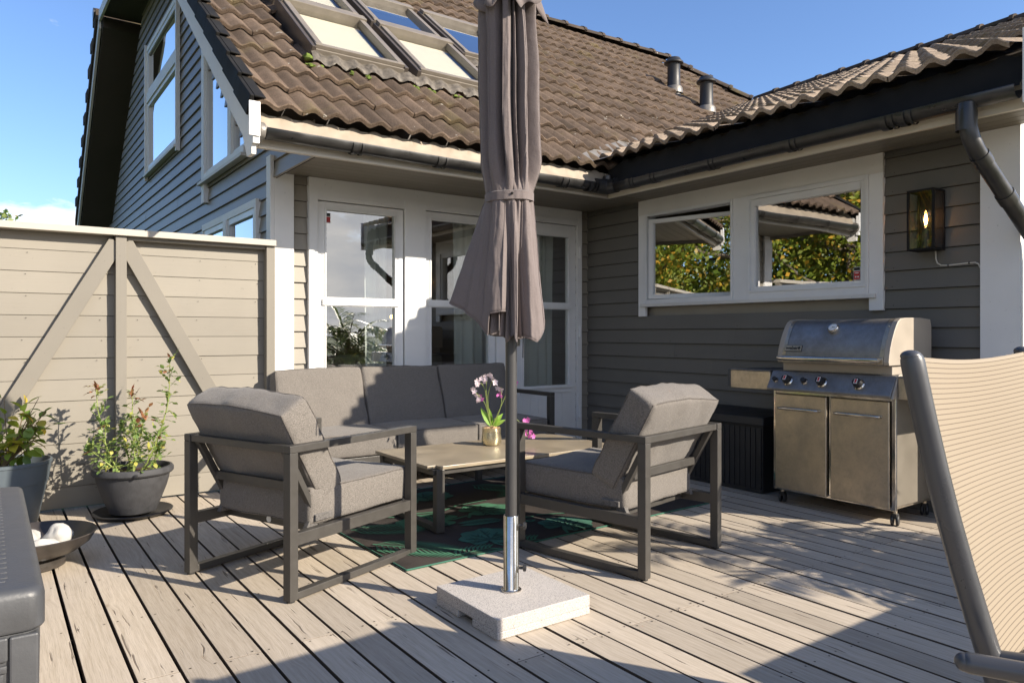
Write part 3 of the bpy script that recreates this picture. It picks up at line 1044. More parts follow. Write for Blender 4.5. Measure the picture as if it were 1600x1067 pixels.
# main near slope slab, nearly level top, steep far slope (undersides show at the verge)
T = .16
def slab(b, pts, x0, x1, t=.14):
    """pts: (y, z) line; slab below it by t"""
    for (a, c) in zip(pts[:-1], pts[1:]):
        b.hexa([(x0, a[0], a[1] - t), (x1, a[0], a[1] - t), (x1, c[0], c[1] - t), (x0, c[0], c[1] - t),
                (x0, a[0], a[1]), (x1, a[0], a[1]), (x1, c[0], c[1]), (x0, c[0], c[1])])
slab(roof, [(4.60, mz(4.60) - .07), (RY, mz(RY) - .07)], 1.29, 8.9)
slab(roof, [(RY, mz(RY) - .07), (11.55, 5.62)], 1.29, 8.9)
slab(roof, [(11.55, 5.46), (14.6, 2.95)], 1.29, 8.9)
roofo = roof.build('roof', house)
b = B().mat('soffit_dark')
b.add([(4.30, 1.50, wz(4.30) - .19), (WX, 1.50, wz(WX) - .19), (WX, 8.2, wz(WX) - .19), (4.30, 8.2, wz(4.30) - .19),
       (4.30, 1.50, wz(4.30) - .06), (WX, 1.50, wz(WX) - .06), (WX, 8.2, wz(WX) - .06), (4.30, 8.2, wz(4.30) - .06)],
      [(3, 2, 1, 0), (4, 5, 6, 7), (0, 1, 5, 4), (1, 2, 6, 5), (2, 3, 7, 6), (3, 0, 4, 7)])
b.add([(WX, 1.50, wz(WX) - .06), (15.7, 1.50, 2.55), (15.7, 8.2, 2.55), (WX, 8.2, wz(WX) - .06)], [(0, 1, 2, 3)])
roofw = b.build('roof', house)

def wave(s):
    """tile cross-section, period 1: broad roll, narrower trough"""
    s = s % 1.0
    return .5 - .5 * math.cos(2 * PI * (s ** .86))
def tiles(b, L, n_c, n_t, to_world, keep, wlen=.150, tw=.300, seed=2, amp=.034, lap=.030):
    rr = random.Random(seed)
    cs = 13
    for j in range(n_c):
        v0 = j * L
        for i in range(n_t):
            if not keep((i + .5) * tw, v0 + L / 2):
                continue
            tz = rr.uniform(-.003, .003)
            tx = rr.uniform(-.003, .003)
            ty = rr.uniform(-.005, .005)
            rows = [(v0 + ty, lap - .024), (v0 + ty, lap), (v0 + ty + .006, lap + .006), (v0 + L * .5, lap * .5 + .006), (v0 + L + .02, .004)]
            vs, fs = [], []
            for (v, hh) in rows:
                for k in range(cs):
                    u = i * tw + tw * k / (cs - 1)
                    hw = wave(u / wlen) * amp
                    uu = u + tx + (.0012 if k == 0 else (-.0012 if k == cs - 1 else 0))
                    vs.append(to_world(uu, v, hw + hh + tz))
            for r in range(len(rows) - 1):
                for k in range(cs - 1):
                    a = r * cs + k
                    fs.append((a, a + 1, a + 1 + cs, a + cs))
            b.add(vs, fs, True)
cm = 1 / math.hypot(1, TP)
def main_w(u, v, h):
    y = 4.40 + v * cm
    return (1.262 + u - 0, y - h * TP * cm, mz(y) - .035 + h * cm)
cw = 1 / math.hypot(1, WP)
def wing_w(u, v, h):
    x = 4.085 + v * cw
    return (x - h * WP * cw, 1.50 + u, wz(x) - .035 + h * cw)
SKY_R = [(1.88, 2.68, 5.18, 6.02), (2.74, 3.56, 5.18, 6.02), (1.88, 2.68, 6.02, 6.74), (2.74, 3.50, 6.02, 6.74), (3.57, 4.37, 5.84, 6.74)]
def keep_main(u, v):
    x = 1.262 + u
    y = 4.40 + v * cm
    z = mz(y)
    if x > 4.0 and wz(x) > z + .22:
        return False
    if x - 9.05 > (8.25 - y) + .15:
        return False
    for (a, c, e, g) in SKY_R:
        if a + .05 < x < c - .02 and e + .14 < y < g - .10:
            return False
    return True
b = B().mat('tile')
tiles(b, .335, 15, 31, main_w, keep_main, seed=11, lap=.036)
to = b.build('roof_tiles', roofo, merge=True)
def keep_wing(u, v):
    x = 4.085 + v * cw
    y = 1.50 + u
    return not (mz(y) > wz(x) + .20) and x < WX + .1
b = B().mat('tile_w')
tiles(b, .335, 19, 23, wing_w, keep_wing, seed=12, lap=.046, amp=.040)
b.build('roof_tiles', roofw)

# ridge and hip caps
def caps(b, p, q, r=.115, L=.36, lift=.0):
    p, q = Vector(p), Vector(q)
    n = int((q - p).length / L)
    d = (q - p).normalized()
    s = d.cross(Vector((0, 0, 1))).normalized()
    up = s.cross(d).normalized()
    for i in range(n):
        a = p + d * (i * L)
        e = p + d * ((i + 1) * L + .04)
        vs = []
        for (c, rr, li) in ((a, r * 1.06, .012), (a + d * .05, r * 1.06, .012), (a + d * .055, r, .004), (e, r * .93, -.004)):
            for k in range(9):
                t = PI * k / 8
                vs.append(c + s * (math.cos(t) * rr * 1.05) + up * (math.sin(t) * rr * .72 + li + lift))
        fs = [(j * 9 + k, j * 9 + k + 1, (j + 1) * 9 + k + 1, (j + 1) * 9 + k) for j in range(3) for k in range(8)]
        b.add(vs, fs, True)
        b.add([v for v in vs[:9]], [tuple(range(9))])
b = B().mat('ridge')
caps(b, (8.98, RY, mz(RY) + .015), (1.3, RY, mz(RY) + .015))
caps(b, (9.9, 7.30, mz(7.30) + .02), (8.95, RY, mz(RY) + .02))
b.build('ridge_caps', roofo, merge=False)
b = B().mat('ridge')
caps(b, (WX, 1.45, wz(WX) + .01), (WX, 7.35, wz(WX) + .01))
b.build('ridge_caps', roofw, merge=False)
# hip slope behind the main ridge end
b = B().mat('tile')
b.add([(8.98, RY, mz(RY) - .02), (10.9, 6.3, mz(6.3) - .05), (10.9, 10.2, mz(6.3) - .05)], [(0, 1, 2)])
b.build('hip_slope', roofo)

# verge: black sheet steps and white barge boards
b = B().mat('black_metal')
for j in range(15):
    v0, v1 = j * .335, (j + 1) * .335 + .02
    def V(v, h, x):
        y = 4.40 + v * cm
        return (x, y - h * TP * cm, mz(y) - .035 + h * cm)
    k = .016
    b.hexa([V(v0, -.055 + k, 1.235), V(v0, -.055 + k, 1.262), V(v1, -.055, 1.262), V(v1, -.055, 1.235),
            V(v0, .072 + k, 1.238), V(v0, .072 + k, 1.262), V(v1, .062, 1.262), V(v1, .062, 1.238)])
    b.hexa([V(v0, .062 + k, 1.262), V(v0, .062 + k, 1.33), V(v1, .052, 1.33), V(v1, .052, 1.262),
            V(v0, .075 + k, 1.262), V(v0, .070 + k, 1.33), V(v1, .060, 1.33), V(v1, .065, 1.262)])
b.build('verge_flashing', roofo, bevel=.004)
b = B().mat('white_y')
def vline(y, off): return (1.264, y, mz(y) + off)
pl = [(1.262, 4.405, 2.14), (1.262, 4.405, 2.36), (1.262, RY, mz(RY) - .14), (1.262, RY, mz(RY) - .29), (1.262, 4.60, mz(4.60) - .30), (1.262, 4.50, 2.14)]
b.prism([(x + .0, y, z) for x, y, z in pl], (.026, 0, 0))
b.build('barge_board', roofo)
b = B().mat('white_y')
b.prism([(1.245, 11.62, 5.32), (1.245, 14.66, 2.82), (1.245, 14.66, 2.98), (1.245, 11.62, 5.48)], (.03, 0, 0))
b.prism([(1.245, RY, 5.22), (1.245, 11.62, 5.42), (1.245, 11.62, 5.56), (1.245, RY, 5.40)], (.03, 0, 0))
b.build('barge_board', roofo)
b = B().mat('ridge')
b.prism([(1.22, 11.70, 5.47), (1.22, 14.75, 2.93), (1.22, 14.75, 3.05), (1.22, 11.70, 5.62)], (.6, 0, 0))
for k in range(9):
    y = 11.75 + k * .33
    b.box(1.215, 1.40, y, y + .30, 5.56 - k * .274 - .1, 5.60 - k * .274)
b.build('roof_tiles', roofo)
b = B().mat('gutter')
b.tube([(1.20, 11.86, 5.60), (3.0, 11.86, 5.60)], .075)
b.build('gutter', roofo)
# eave end board at the door-side verge
b = B().mat('white_z')
b.box(1.262, 1.300, 4.375, 4.404, 2.20, 2.41)
b.box(1.236, 1.300, 4.362, 4.374, 2.24, 2.44)
b.build('eave_end_board', roofo)

# fascias, soffits
b = B().mat('fascia')
b.box(1.30, 4.196, 4.470, 4.496, 2.196, 2.40)
b.box(1.32, 4.19, 4.462, 4.4695, 2.196, 2.212)
b.build('fascia', house, bevel=.002)
b = B().mat('fascia_y')
b.box(4.168, 4.194, 1.47, 4.470, 2.196, 2.40)
b.build('fascia', house, bevel=.002)
b = B().mat('soffit_x')
n = 8
for k in range(n):
    y0 = 4.497 + k * .0965
    b.box(1.70, 4.66, y0, y0 + .0935, 2.236, 2.252)
b.build('soffit', house, bevel=.003)
b = B().mat('soffit_y')
for k in range(5):
    x0 = 4.196 + k * .0925
    b.box(x0, x0 + .0895, 1.50, 4.49, 2.237, 2.253)
b.build('soffit', house, bevel=.003)
# wing eave end boards
b = B().mat('white_z')
b.box(4.072, 4.26, 1.418, 1.446, 2.20, 2.56)
b.prism([(4.26, 1.440, 2.30), (4.26, 1.440, wz(4.26) - .02), (WX, 1.440, wz(WX) - .02), (WX, 1.440, wz(WX) - .24), (4.36, 1.440, 2.30)], (0, .026, 0))
b.build('barge_board', roofw)

# wavy drip sheet between tiles and gutter
b = B().mat('drip_sunlit')
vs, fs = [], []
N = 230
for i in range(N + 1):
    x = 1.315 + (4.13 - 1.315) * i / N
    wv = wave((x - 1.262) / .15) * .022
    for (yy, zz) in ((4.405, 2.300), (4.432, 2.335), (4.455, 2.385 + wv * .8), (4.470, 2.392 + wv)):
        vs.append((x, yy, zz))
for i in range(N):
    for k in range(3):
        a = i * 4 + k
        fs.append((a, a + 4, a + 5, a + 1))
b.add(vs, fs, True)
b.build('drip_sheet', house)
b = B().mat('black_metal')  # same sheet as on the door side, its shade coloured in as black
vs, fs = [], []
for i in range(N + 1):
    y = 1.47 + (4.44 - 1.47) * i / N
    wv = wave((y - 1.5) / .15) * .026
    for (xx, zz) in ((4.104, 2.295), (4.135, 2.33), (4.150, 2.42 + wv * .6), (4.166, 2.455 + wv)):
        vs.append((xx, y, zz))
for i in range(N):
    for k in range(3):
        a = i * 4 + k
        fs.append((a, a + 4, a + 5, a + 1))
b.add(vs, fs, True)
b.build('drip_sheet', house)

# gutters
def gutter(p, q, side, name='gutter'):
    """half-round trough from p to q, r .055; side = outward horizontal direction"""
    p, q, s = Vector(p), Vector(q), Vector(side)
    b = B().mat('gutter')
    r = .054
    vs, fs = [], []
    K = 12
    d = (q - p)
    n = int(d.length / .25) + 1
    for i in range(n + 1):
        c = p + d * (i / n)
        prof = [(r * .82, .010), (r * .86, .013)] + [(r * math.cos(t), -r * math.sin(t)) for t in [PI * k / K for k in range(K + 1)]]
        prof = [(r - .012, .004), (r - .008, .009), (r, .006)] + prof[2:]
        for (a, z) in prof:
            vs.append(c + s * a + Vector((0, 0, z)))
        m = len(prof)
    for i in range(n):
        for k in range(m - 1):
            a = i * m + k
            fs.append((a, a + m, a + m + 1, a + 1))
    b.add(vs, fs, True)
    return b.build(name, house, solidify=.003)
g1 = gutter((1.34, 4.412, 2.292), (4.02, 4.412, 2.275), (0, -1, 0))
g2 = gutter((4.102, 1.475, 2.285), (4.102, 4.33, 2.272), (-1, 0, 0))
def bracket(c, along, side, g, r=.060, w=.018):
    c, al, s = Vector(c), Vector(along), Vector(side)
    b = B().mat('gutter')
    vs, fs = [], []
    for (o, rr) in ((-w, r - .004), (-w, r), (w, r), (w, r - .004)):
        for k in range(13):
            t = PI * k / 12 - .12
            vs.append(c + al * o + s * (rr * math.cos(t)) + Vector((0, 0, -rr * math.sin(t))))
    for j in range(3):
        for k in range(12):
            a = j * 13 + k
            fs.append((a, a + 1, a + 14, a + 13))
    b.add(vs, fs, True)
    b.build('bracket', g)
for x in (1.90, 2.52, 3.14, 3.62, 3.90):
    bracket((x, 4.412, 2.288 - (x - 1.34) * .006), (1, 0, 0), (0, -1, 0), g1)
    bracket((x + .05, 4.412, 2.288 - (x - 1.34) * .006), (1, 0, 0), (0, -1, 0), g1, w=.006)
for y in (4.12, 3.90, 3.35, 2.72, 2.12, 2.02):
    bracket((4.102, y, 2.276), (0, 1, 0), (-1, 0, 0), g2)
    bracket((4.102, y - .05, 2.276), (0, 1, 0), (-1, 0, 0), g2, w=.006)
b = B().mat('gutter')
b.tube([(3.98, 4.412, 2.272), (4.06, 4.405, 2.270), (4.098, 4.375, 2.270), (4.104, 4.29, 2.270)], [.058, .062, .062, .058], 16)
b.tube([(4.104, 4.40, 2.27), (4.104, 4.40, 2.36)], .04, 12)
b.build('gutter_corner', house)
b = B().mat('lead')
b.lathe([(0, 0), (.052, 0), (.054, .02), (.05, .03), (0, .032)], (1.305, 4.412, 2.282), 20, axis=(1, 0, 0))
b.box(1.301, 1.36, 4.40, 4.47, 2.30, 2.318)
b.build('gutter_end_cap', house)
# downpipe
b = B().mat('gutter')
py = 1.665
b.lathe([(.050, -.02), (.050, .075), (.046, .10), (.044, .12)][::-1], (4.07, py + .03, 2.135), 20)
b.tube([(4.07, py + .03, 2.235), (4.065, py + .02, 2.13), (4.075, py + .01, 2.07), (4.11, py, 2.015), (4.60, py - .06, 1.640), (4.66, py - .075, 1.58), (4.675, py - .075, 1.50), (4.675, py - .075, .02)], .0425, 20)
for t in (.05, .52):
    p = Vector((4.11, py, 2.015)).lerp(Vector((4.60, py - .06, 1.640)), t)
    q = Vector((4.11, py, 2.015)).lerp(Vector((4.60, py - .06, 1.640)), t + .10)
    b.tube([p, q], .0475, 20)
b.build('downpipe', house)

# valley flashing
b = B().mat('lead')
vs, fs = [], []
rr = random.Random(5)
M_ = 14
for i in range(M_ + 1):
    t = i / M_
    y = 4.36 + t * .62
    zc = mz(y) + .004
    x = (zc - WC) / WP
    x = max(x, 3.93 + .4 * t)
    for (ox, oy) in ((-.13, .06), (-.05, .02), (0, 0), (.05, -.05), (.10, -.10)):
        xx, yy = x + ox + rr.uniform(-.012, .012), y + oy
        vs.append((xx, yy, max(mz(yy), wz(xx)) + .018 + rr.uniform(-.004, .007)))
for i in range(M_):
    for k in range(4):
        a = i * 5 + k
        fs.append((a, a + 5, a + 6, a + 1))
b.add(vs, fs, True)
b.build('valley_flashing', roofo)

# skylights
def roofpt(x, y, h):
    return (x, y - h * TP * cm, mz(y) + h * cm)
def rbox(b, x0, x1, y0, y1, h0, h1):
    b.hexa([roofpt(x0, y0, h0), roofpt(x1, y0, h0), roofpt(x1, y1, h0), roofpt(x0, y1, h0),
            roofpt(x0, y0, h1), roofpt(x1, y0, h1), roofpt(x1, y1, h1), roofpt(x0, y1, h1)])
def skylight(x0, x1, y0, y1, blind, label):
    b = B().mat('sky_dark')
    rbox(b, x0, x0 + .035, y0, y1, -.06, .105); rbox(b, x1 - .035, x1, y0, y1, -.06, .105)
    rbox(b, x0 + .035, x1 - .035, y0 + .02, y1, -.06, .012)
    b.mat('sky_metal')
    rbox(b, x0 + .036, x0 + .085, y0 + .03, y1 - .05, .06, .122); rbox(b, x1 - .085, x1 - .036, y0 + .03, y1 - .05, .06, .122)
    rbox(b, x0 + .03, x1 - .03, y0, y0 + .055, .005, .088); rbox(b, x0 + .03, x1 - .03, y0 + .012, y0 + .046, .088, .118)
    rbox(b, x0 + .02, x1 - .02, y1 - .075, y1, .0, .138)
    f = b.build('skylight', roofo, bevel=.004)
    f['label'] = label
    b = B().mat('glass_sky' if blind > .5 else 'glass_g')
    p = [roofpt(x0 + .08, y0 + .05, .085), roofpt(x1 - .08, y0 + .05, .085), roofpt(x1 - .08, y1 - .07, .085), roofpt(x0 + .08, y1 - .07, .085)]
    b.quad(*p)
    b.build('pane', f)
    b = B().mat('blind')
    yb = y0 + .05 if blind > .5 else y1 - .07 - .09
    rbox(b, x0 + .08, x1 - .11, yb, y1 - .09, .040, .046)
    b.build('blind', f)
    b = B().mat('int_dark')
    rbox(b, x0 + .09, x1 - .09, y0 + .06, y1 - .08, .014, .02)
    b.build('shaft', f)
skylight(1.90, 2.68, 5.20, 6.03, 1, 'front left skylight with its cream blind down')
skylight(2.76, 3.55, 5.20, 6.03, 1, 'front skylight beside the parasol with its cream blind down')
skylight(1.90, 2.68, 6.07, 6.86, 1, 'upper left skylight cut off by the photo edge')
skylight(2.76, 3.51, 6.07, 6.74, 0, 'upper middle skylight reflecting blue sky')
skylight(3.58, 4.36, 5.86, 6.74, 0, 'upper right skylight reflecting blue sky')
b = B().mat('apron')
rr = random.Random(9)
for (a, c, y) in ((1.90, 3.56, 5.18), (3.56, 4.38, 5.84)):
    vs, fs = [], []
    n = int((c - a) / .025)
    for i in range(n + 1):
        x = a + (c - a) * i / n
        w = wave((x - 1.262) / .15) * .034
        for j, (dy, hh) in enumerate(((.03, .050), (-.01, .034), (-.04, .012), (-.060 + .025 * rr.random(), .003))):
            vs.append(roofpt(x, y + dy, hh * (1 - w * 6) + w + .002 + rr.uniform(0, .004)))
    for i in range(n):
        for k in range(3):
            q = i * 4 + k
            fs.append((q, q + 4, q + 5, q + 1))
    b.add(vs, fs, True)
b.build('skylight_apron', roofo)
b = B().mat('moss')
for k in range(26):
    x = random.choice([1.86, 2.72, 1.95, 2.2, 2.5, 2.85, 3.1, 2.33]) + random.uniform(-.03, .03)
    y = 5.08 + random.uniform(-.02, .04)
    b.sphere(roofpt(x, y, .012), random.uniform(.008, .02), 1.3, 1, .6, 8, 6, .5, k)
b.sphere(roofpt(1.87, 5.16, .03), .032, 1.2, 1, .8, 12, 8, .5, 3)
b.build('moss_patch', roofo)['kind'] = 'stuff'

# roof vents
for (x, y) in ((7.58, 6.82), (7.72, 6.38)):
    z = mz(y)
    b = B().mat('plastic_b')
    b.lathe([(.105, -.12), (.10, .03), (.088, .06), (.084, .36), (.086, .365), (.128, .372), (.130, .388), (.105, .41), (.090, .435), (.085, .445), (.0, .45)], (x, y, z), 24)
    o = b.build('roof_vent', roofo)
    b = B().mat('lead')
    b.lathe([(.125, -.02), (.118, .05), (.104, .075)], (x, y, z - .02), 24)
    b.build('collar', roofo)
# ------------------------------------------------------------------ fence
fence = thing('fence', 'beige board fence with diagonal braces and a pale cap at the left of the terrace', 'fence', (1.2, 5.23, 0))
rr = random.Random(3)
b = B().mat('fence')
z = 1.582 + .131
k = 0
while z > .02:
    za = max(z - .131, .012)
    cuts = [-3.6] + ([-.9 + rr.uniform(-.6, .6)] if rr.random() < .6 else []) + [1.60]
    for a, c in zip(cuts[:-1], cuts[1:]):
        jit = rr.uniform(-.0022, .0022)
        b.hexa([(a + .001, 5.226 + jit, za + .0022), (c - .001, 5.226 + jit, za + .0022), (c - .001, 5.25, za + .0022), (a + .001, 5.25, za + .0022),
                (a + .001, 5.230 + jit, min(z, 1.69)), (c - .001, 5.230 + jit, min(z, 1.69)), (c - .001, 5.25, min(z, 1.69)), (a + .001, 5.25, min(z, 1.69))])
    z -= .131
b.mat('screw')
rn = random.Random(6)
for k in range(13):
    for x in (-.30, .18, .56, .79, 1.15, 1.53):
        z = 1.582 + .131 - k * .131 - .02 + rn.uniform(-.006, .006)
        xx = x + rn.uniform(-.02, .02)
        if .05 < z < 1.62:
            b.add([(xx + .0032 * math.cos(w), 5.2235, z + .0032 * math.sin(w)) for w in [2 * PI * m / 6 for m in range(6)]], [tuple(range(6))])
b.build('boards', fence, bevel=.0015)
b = B().mat('under')
b.box(-3.6, 1.60, 5.2505, 5.262, .01, 1.66)
b.build('backing', fence)
for (x0, x1) in ((.646, .708), (1.580, 1.640), (-.98, -.918)):
    b = B().mat('fence_z')
    b.box(x0, x1, 5.158, 5.2255, .012, 1.6905)
    b.build('post', fence, bevel=.003)
def brace(xa, za, xb, zb, w=.092):
    a, c = Vector((xa, 5.2, za)), Vector((xb, 5.2, zb))
    d = (c - a).normalized()
    s = Vector((-d.z, 0, d.x)) * (w / 2)
    b = B().mat('fence_z')
    lo = [a - s, c - s, c + s, a + s]
    b.prism([(p.x, 5.176, p.z) for p in lo], (0, .049, 0))
    b.build('brace', fence, bevel=.002)
brace(.655, 1.655, -.20, .10)
brace(.700, 1.655, 1.52, .12)

b = B().mat('cap')
b.box(-3.6, 1.642, 5.135, 5.30, 1.6915, 1.7330)
b.build('cap_board', fence, bevel=.003)
b = B().mat('fence_z')
b.box(.708, 1.580, 5.172, 5.2255, 1.668, 1.690)
b.build('rail', fence, bevel=.003)

# ------------------------------------------------------------------ cushions
def cushion(b, W, D, T, xf, r=.035, puff=.02, wr=.004, seed=0, n=16, crown_edges=True):
    """boxy cushion W x D x T centred at origin, corners rounded, faces slightly swollen; xf places it"""
    nx, ny, nz = n, n, 6
    pts, idx = [], {}
    def sup(i, N, half):
        return -half + 2 * half * i / N
    def emb(p):
        x, y, z = p
        hx, hy, hz = W / 2, D / 2, T / 2
        q = Vector((max(-hx + r, min(hx - r, x)), max(-hy + r, min(hy - r, y)), max(-hz + r, min(hz - r, z))))
        d = Vector((x, y, z)) - q
        if d.length > 1e-6:
            d = d.normalized() * r
        p2 = q + d
        ux, uy = x / hx, y / hy
        ux2, uy2 = 1 - abs(ux) ** 3, 1 - abs(uy) ** 3
        uz = z / hz
        p2.z += uz * puff * ux2 * uy2
        p2.x += ux * puff * .35 * (1 - abs(uz) ** 2) * uy2
        p2.y += uy * puff * .35 * (1 - abs(uz) ** 2) * ux2
        nn = noise.noise(Vector((x * 6 + seed * 3.1, y * 6, z * 5))) * wr + noise.noise(Vector((x * 17 + seed, y * 17, z * 9 + 4))) * wr * .5
        if d.length > 0:
            p2 += d.normalized() * nn
        else:
            p2.z += nn * uz
        return p2
    def axis_vals(N, half):
        v = [-half, -half + r * .45]
        v += [-half + r + (2 * half - 2 * r) * i / N for i in range(N + 1)]
        v += [half - r * .45, half]
        return v
    xs, ys, zs = axis_vals(nx, W / 2), axis_vals(ny, D / 2), axis_vals(nz, T / 2)
    vs, fs = [], []
    def V(i, j, k):
        key = (i, j, k)
        if key not in idx:
            idx[key] = len(vs)
            vs.append(xf(emb((xs[i], ys[j], zs[k]))))
        return idx[key]
    X, Y, Z = len(xs) - 1, len(ys) - 1, len(zs) - 1
    for i in range(X):
        for j in range(Y):
            fs.append((V(i, j, 0), V(i, j + 1, 0), V(i + 1, j + 1, 0), V(i + 1, j, 0)))
            fs.append((V(i, j, Z), V(i + 1, j, Z), V(i + 1, j + 1, Z), V(i, j + 1, Z)))
    for i in range(X):
        for k in range(Z):
            fs.append((V(i, 0, k), V(i + 1, 0, k), V(i + 1, 0, k + 1), V(i, 0, k + 1)))
            fs.append((V(i, Y, k), V(i, Y, k + 1), V(i + 1, Y, k + 1), V(i + 1, Y, k)))
    for j in range(Y):
        for k in range(Z):
            fs.append((V(0, j, k), V(0, j, k + 1), V(0, j + 1, k + 1), V(0, j + 1, k)))
            fs.append((V(X, j, k), V(X, j + 1, k), V(X, j + 1, k + 1), V(X, j, k + 1)))
    b.add(vs, fs, True)
    # seam lines around the two faces
    seams = []
    for sgn in (-1, 1):
        path = []
        hx, hy = W / 2 - r * .22, D / 2 - r * .22
        m = 14
        for (ax, ay, bx, by) in ((-1, -1, 1, -1), (1, -1, 1, 1), (1, 1, -1, 1), (-1, 1, -1, -1)):
            for t in range(m):
                u = t / m
                x, y = (ax + (bx - ax) * u) * hx, (ay + (by - ay) * u) * hy
                path.append(xf(emb((x * 1.02, y * 1.02, sgn * (T / 2 - r * .22)))))
        path.append(path[0])
        seams.append(path)
    return seams

def seam_build(seams, parent, name='piping', r=.0034, mat='piping'):
    b = LB().mat(mat)
    for s in seams:
        b.tube(s, r, 6, cap=False)
    b.build(name, parent)

def make_armchair(label, W=.70, Dp=.78, seed=1):
    """local frame: x forward from the rear legs, y sideways, origin under the middle of the rear legs"""
    t = thing('outdoor_armchair', label, 'armchair', (0, 0, 0), 0, 'armchairs of the lounge set')
    a = .042
    for s in (-1, 1):
        b = LB().mat('frame')
        y0, y1 = (s * W / 2 - a, s * W / 2) if s > 0 else (s * W / 2, s * W / 2 + a)
        b.box(0, a, y0, y1, .008, .60); b.box(Dp - a, Dp, y0, y1, .008, .60)
        b.box(0, Dp, y0 - .0005, y1 + .0005, .6005, .63)
        b.box(a, Dp - a, y0 + .002, y1 - .002, .008, .038)
        b.box(a, Dp - a, y0 + .003, y1 - .003, .225, .275)
        b.build('side_frame', t, bevel=.0025)
        for x in (a / 2, Dp - a / 2):
            b = LB().mat('plastic_b')
            b.lathe([(.017, 0), (.017, .009)], (x, (y0 + y1) / 2, 0), 12)
            b.build('foot_glide', t)
    yi = W / 2 - a
    b = LB().mat('frame')
    b.box(.005, .040, -yi, yi, .598, .6285)
    b.build('back_rail', t, bevel=.0025)
    b = LB().mat('frame')
    b.box(.20, .235, -yi, yi, .230, .272); b.box(Dp - .05, Dp - .015, -yi, yi, .228, .27)
    for s in (-.2, .2):
        b.box(.235, Dp - .05, s - .02, s + .02, .240, .262)
    b.build('seat_frame', t, bevel=.002)
    b = LB().mat('frame')
    for s in (-1, 1):
        yy = s * (yi - .022)
        b.bar((.030, yy, .60), (.215, yy, .262), .03, .026, (1, 0, 0))
    b.bar((.118, -yi + .036, .437), (.118, yi - .036, .437), .022, .038)
    b.build('backrest_frame', t, bevel=.002)
    # seat cushion
    cw, cd, ct = W - 2 * a - .012, Dp - .155, .155
    cx = .145 + cd / 2
    b = LB().mat('cushion')
    se = cushion(b, cw, cd, ct, lambda p: Vector((cx + p.y, -p.x, .275 + ct / 2 + p.z)), r=.018, puff=.008, wr=.007, seed=seed)
    o = b.build('seat_cushion', t)
    seam_build(se, o)
    # back cushion, leaning over the back rail
    th = R(29)
    bw, bh, bt = cw + .02, .455, .150
    base = Vector((.265, 0, .395))
    def xf(p):
        u, v, w = p.x, p.y + bh / 2, p.z       # u sideways, v up the back, w thickness
        x = -math.sin(th) * v + math.cos(th) * w
        z = math.cos(th) * v + math.sin(th) * w
        sag = .018 * math.sin(3.1 * u / bw + seed) * (v / bh)
        return Vector((base.x + x, -u, base.z + z + sag))
    b = LB().mat('cushion')
    se = cushion(b, bw, bh, bt, xf, r=.019, puff=.010, wr=.013, seed=seed + 4)
    o = b.build('back_cushion', t)
    seam_build(se, o)
    for s in (-1, 1):
        b = LB().mat('strap')
        yy = s * (yi - .022)
        b.box(.165, .262, yy - .0185 if s > 0 else yy - .030, yy + .030 if s > 0 else yy + .0185, .292, .318)
        b.hexa([(.13, yy - .012, .262), (.19, yy - .012, .262), (.19, yy + .012, .262), (.13, yy + .012, .262),
                (.15, yy - .012, .300), (.20, yy - .012, .300), (.20, yy + .012, .300), (.15, yy + .012, .300)])
        b.build('tie_strap', t, bevel=.002)
    b = LB().mat('paper')
    b.lathe([(0, 0), (.015, 0), (.015, .002), (0, .002)], (.1985, .02, .25), 16, axis=(-1, 0, 0))
    b.build('badge', t)
    return t

chair = make_armchair('charcoal-framed armchair seen from behind on the left, next to the rose pot', seed=2)
chair.location = (.846, 3.21, 0)
chair.rotation_euler = (0, 0, R(22))
chair2 = dup(chair, (2.663, 2.318, 0), R(101.5), 'charcoal-framed armchair seen from behind on the right, between the parasol pole and the grill', 'armchairs of the lounge set')

# ------------------------------------------------------------------ sofa
sofa = thing('outdoor_sofa', 'three-seat charcoal-framed sofa with gray cushions under the door windows', 'sofa', (2.57, 5.22, 0), R(-90))
SL, SD, a = 2.06, .76, .045
for s in (-1, 1):
    b = LB().mat('frame')
    y0, y1 = (SL / 2 - a, SL / 2) if s > 0 else (-SL / 2, -SL / 2 + a)
    b.box(0, a, y0, y1, .008, .59); b.box(SD - a, SD, y0, y1, .008, .59)
    b.box(0, SD, y0 - .0005, y1 + .0005, .5905, .62)
    b.box(a, SD - a, y0 + .002, y1 - .002, .008, .038); b.box(a, SD - a, y0 + .003, y1 - .003, .225, .275)
    b.build('side_frame', sofa, bevel=.0025)
yi = SL / 2 - a
b = LB().mat('frame')
b.box(.005, .040, -yi, yi, .588, .6185); b.box(.10, .125, -yi, yi, .40, .44); b.box(.06, .085, -yi, yi, .49, .52)
for q in (-.66, 0, .66):
    b.bar((.045, q, .59), (.215, q, .262), .03, .024, (1, 0, 0))
b.build('backrest_frame', sofa, bevel=.002)
b = LB().mat('frame')
b.box(.20, .235, -yi, yi, .230, .272); b.box(SD - .045, SD - .005, -yi, yi, .215, .27)
for q in (-.34, .34):
    b.box(SD - .05, SD - .01, q - .02, q + .02, .01, .215)
b.build('seat_frame', sofa, bevel=.002)
